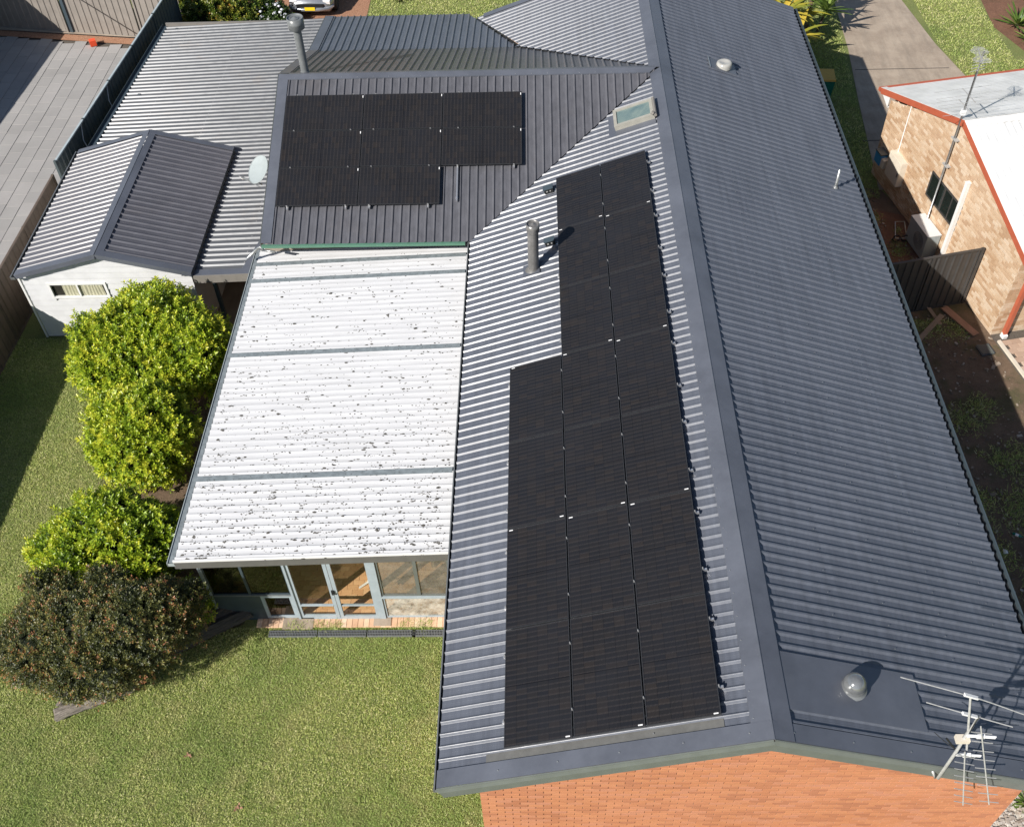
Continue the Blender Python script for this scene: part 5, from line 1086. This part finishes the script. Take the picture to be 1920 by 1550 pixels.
tag(b.build('blossoms', 'petal', fl), kind='stuff')
def strap_plant(name, c, n_, Lf, Wl, mat, label, cat, rise=(.2, 1.1), droop=.35, group=None, seg=7, tintb=.5, stems=None):
    t = thing(name, c, label, cat, group); v = []; f = []; tt = []
    heads = stems or [(0, 0, 0)]
    for (hx, hy, hz) in heads:
        for i in range(n_):
            az = rng.uniform(0, 6.283); el = rng.uniform(*rise); L_ = Lf*rng.uniform(.7, 1.1); w_ = Wl*rng.uniform(.8, 1.2); tv = float(np.clip(rng.normal(tintb, .25), 0, 1)); b0 = len(v)
            for k in range(seg+1):
                s_ = k/seg; r_ = L_*s_*math.cos(el*(1-.3*s_)); z = hz+L_*s_*math.sin(el)-droop*L_*s_*s_; wd = w_*math.sin(math.pi*min(.97, .12+.86*s_))*.5
                x, y = hx+r_*math.cos(az), hy+r_*math.sin(az); ox, oy = -math.sin(az)*wd, math.cos(az)*wd
                v += [(x+ox, y+oy, max(.01, z)), (x, y, max(.0, z-wd*.35)), (x-ox, y-oy, max(.01, z))]
            for k in range(seg):
                q = b0+3*k; f += [(q, q+1, q+4, q+3), (q+1, q+2, q+5, q+4)]; tt += [tv*(1-.2*k/seg)]*2
    b = MB(); b.v = v; b.f = f; b.t = tt; b.build('leaves', mat, t, local=True, tints=True)
    if stems:
        b = MB()
        for h in heads: b.tube([(h[0]*.6, h[1]*.6, 0), (h[0], h[1], h[2])], [.06, .035], 8)
        b.build('trunk', 'bark', t, local=True)
    else: MB().lathe([(.08, 0), (.05, .15)], (0, 0, 0), 8).build('trunk', 'bark', t, local=True)
    return t
strap_plant('yellow_palm', (5.35, 27.2, 0), 26, 1.15, .17, 'leaf_palm', 'yellowing broad-leaved palm beside the far end of the roof', 'palm', rise=(-.1, 1.0), droop=.35, stems=[(0, 0, 1.5), (.55, .55, 1.15), (-.5, .7, 1.6), (.35, -.75, 1.0), (-1.3, .9, 1.7)], tintb=.65)
strap_plant('dragon_plant', (6.6, 28.6, 0), 46, 1.0, .12, 'leaf_agave', 'green sword-leaved plant casting its spiky shadow on the concrete driveway', 'plant', rise=(.1, 1.35), droop=.15, stems=[(0, 0, 1.7), (.4, -.5, 1.1), (.1, .6, 1.3)])
strap_plant('agave', (14.15, 28.9, 0), 46, .85, .10, 'leaf_agave', 'spiky green agave, upper one in the mulch bed at the top right corner', 'plant', rise=(.2, 1.3), droop=.1, group='agaves in the corner bed')
strap_plant('agave', (14.25, 27.8, 0), 42, .8, .10, 'leaf_agave', 'spiky green agave, lower one in the mulch bed at the top right corner', 'plant', rise=(.2, 1.3), droop=.1, group='agaves in the corner bed')
strap_plant('grass_tree', (-8.2, 31.8, 0), 30, .5, .05, 'leaf_hedge', 'small rusty tuft plant on the front lawn behind the roof', 'plant', rise=(.3, 1.3), droop=.2)
strap_plant('weed', (5.45, 1.12, 0), 40, .35, .05, 'leaf_agave', 'bright green weed at the foot of the orange brick wall corner', 'plant', rise=(.1, 1.3), droop=.2)
strap_plant('weed', (4.30, .55, 0), 40, .4, .06, 'leaf_agave', 'small green clump growing under the orange brick wall', 'plant', rise=(.1, 1.3), droop=.2)

# grass blades
def grass(name, regions, per_m2, h, wd, parent=None, straw=0., excl=None):
    P = []
    for (x0, x1, y0, y1) in regions:
        k = int((x1-x0)*(y1-y0)*per_m2); P.append(np.stack([rng.uniform(x0, x1, k), rng.uniform(y0, y1, k)], 1))
    P = np.concatenate(P)
    if excl is not None: P = P[~excl(P[:, 0], P[:, 1])]
    n_ = len(P); az = rng.uniform(0, 6.283, n_); lean = rng.uniform(.5, 1.42, n_); hh = h*rng.uniform(.5, 1.3, n_)
    clump = .5+.5*np.sin(P[:, 0]*9.3+1.3*np.sin(P[:, 1]*7))*np.cos(P[:, 1]*8.1+np.sin(P[:, 0]*5)); hh *= .7+.6*clump
    ww = wd*rng.uniform(.7, 1.3, n_); v = np.zeros((n_, 3, 3)); ox, oy = -np.sin(az)*ww/2, np.cos(az)*ww/2
    v[:, 0, 0] = P[:, 0]+ox; v[:, 0, 1] = P[:, 1]+oy; v[:, 1, 0] = P[:, 0]-ox; v[:, 1, 1] = P[:, 1]-oy
    v[:, 2, 0] = P[:, 0]+np.cos(az)*hh*np.sin(lean); v[:, 2, 1] = P[:, 1]+np.sin(az)*hh*np.sin(lean); v[:, 0, 2] = rng.uniform(0, .02, n_); v[:, 1, 2] = rng.uniform(0, .02, n_); v[:, 2, 2] = .012+hh*np.cos(lean)
    me = bpy.data.meshes.new(name); me.vertices.add(n_*3); me.vertices.foreach_set('co', v.ravel().astype(np.float32)); me.loops.add(n_*3); me.loops.foreach_set('vertex_index', np.arange(n_*3, dtype=np.int32))
    me.polygons.add(n_); me.polygons.foreach_set('loop_start', (np.arange(n_)*3).astype(np.int32)); me.polygons.foreach_set('loop_total', np.full(n_, 3, np.int32))
    at = me.attributes.new('tint', 'FLOAT', 'FACE'); at.data.foreach_set('value', np.clip(rng.normal(.45+straw, .34, n_), 0, 1).astype(np.float32)); me.update(calc_edges=True); me.materials.append(M['blade'])
    return tag(mesh_obj(name, me, parent), kind='stuff')
def ex1(x, y):
    return ((y > 4.70) & (x > -9.6)) | ((y > 4.47) & (y < 4.63) & (x > -8.6) & (np.sin(x*9)+np.sin(x*23) < 1.2)) | ((y > 3.1+.62*(x+12.2)) & (x > -12.2) & (x < -9.0) & (y < 13)) | ((x > -12.9) & (y > 5)) | ((y < .15) & (x > -4.0)) | (x > -3.9)
grass('grass', [(-16.9, -3.9, -.2, 4.75), (-16.9, -12.2, 4.6, 13.3)], 4300, .044, .0098, excl=ex1)
grass('grass', [(-9.3, 1, 29.5, 34), (11.0, 16.5, 23.0, 33)], 900, .07, .022, straw=.02, excl=lambda x, y: (x > 10) & ((x < 11.55-(y-24)*.14) | ((x > 13.3) & (y > 26.5))))
# patchy weeds on the shaded eastern side and along the paving
def ex2(x, y):
    r2 = np.random.default_rng(3); g = np.zeros_like(x)
    for q in range(34):
        cx_, cy_, r_ = r2.uniform(4.9, 7.9), r2.uniform(5, 19), r2.uniform(.12, .55); g = np.maximum(g, np.exp(-((x-cx_)**2+((y-cy_)*.8)**2)/r_**2))
    return (g < r2.random(len(x))*1.1+.15) | (x > 8.1-(y-13)*.2*(y > 13))
grass('weedy_grass', [(4.7, 8.1, 5, 13.6), (4.6, 7.2, 14.6, 19.6)], 1900, .10, .013, straw=-.1, excl=ex2)
grass('verge_grass', [(4.7, 7.9, 18.8, 31.5)], 700, .09, .02, straw=-.2, excl=lambda x, y: x > 7.0+(y-19)*.085)
grass('edge_grass', [(-8.9, -4.8, 4.60, 4.84)], 2600, .12, .010, straw=-.05, excl=lambda x, y: np.sin(x*3.1)+.6*np.sin(x*7.7+1) < .0)
# fallen leaves / stones on the lawn, pebbles on the gravel
b = MB()
for i in range(2600):
    x, y = random.uniform(4.1, 6.5), random.uniform(-.5, 1.5); s_ = random.uniform(.012, .03); b.ct = random.random(); b.obox((x, y, .012+s_*.4), (s_, s_*.4*random.uniform(-1, 1), 0), (s_*.3*random.uniform(-1, 1), s_*.8, 0), (s_*.2, 0, s_*.5))
tag(b.build('pebbles', brickmat('pebble_stone', [(0., (.20, .14, .10)), (.4, (.40, .34, .29)), (1., (.66, .62, .57))], bump=.1), tints=True), kind='stuff')
for k, (x, y, lab) in enumerate(((-9.62, 2.02, 'small dead brown leaf clump on the lawn, upper one'), (-8.50, 1.05, 'small dead brown leaf clump on the lawn near the bottom edge'))):
    b = MB()
    for i in range(9): a = random.uniform(0, 6.28); r_ = random.uniform(0, .07); b.obox((r_*math.cos(a), r_*math.sin(a), .045), (.022*math.cos(a), .022*math.sin(a), .008), (-.012*math.sin(a), .012*math.cos(a), 0), (0, 0, .002))
    o = b.build('dead_leaves', 'plank'); o.location = (x, y, .0); tag(o, lab, 'leaves', 'dead leaf clumps on the lawn')

b = MB()
for i in range(1500):
    x, y = random.uniform(4.8, 8.4), random.uniform(5, 19.5)
    if y > 13.2 and x > 7.9-(y-13.2)*.2: continue
    s_ = random.uniform(.010, .034)*(1.8 if random.random() < .04 else 1); b.ct = random.random(); a = random.uniform(0, 3.1)
    b.obox((x, y, .01+s_*.3), (s_*math.cos(a), s_*math.sin(a), s_*random.uniform(-.3, .3)), (-s_*.6*math.sin(a), s_*.6*math.cos(a), 0), (0, 0, s_*.35))
tag(b.build('soil_litter', brickmat('soil_clods', [(0., (.07, .045, .03)), (.5, (.20, .14, .09)), (1., (.46, .40, .33))], bump=.1), tints=True), kind='stuff')
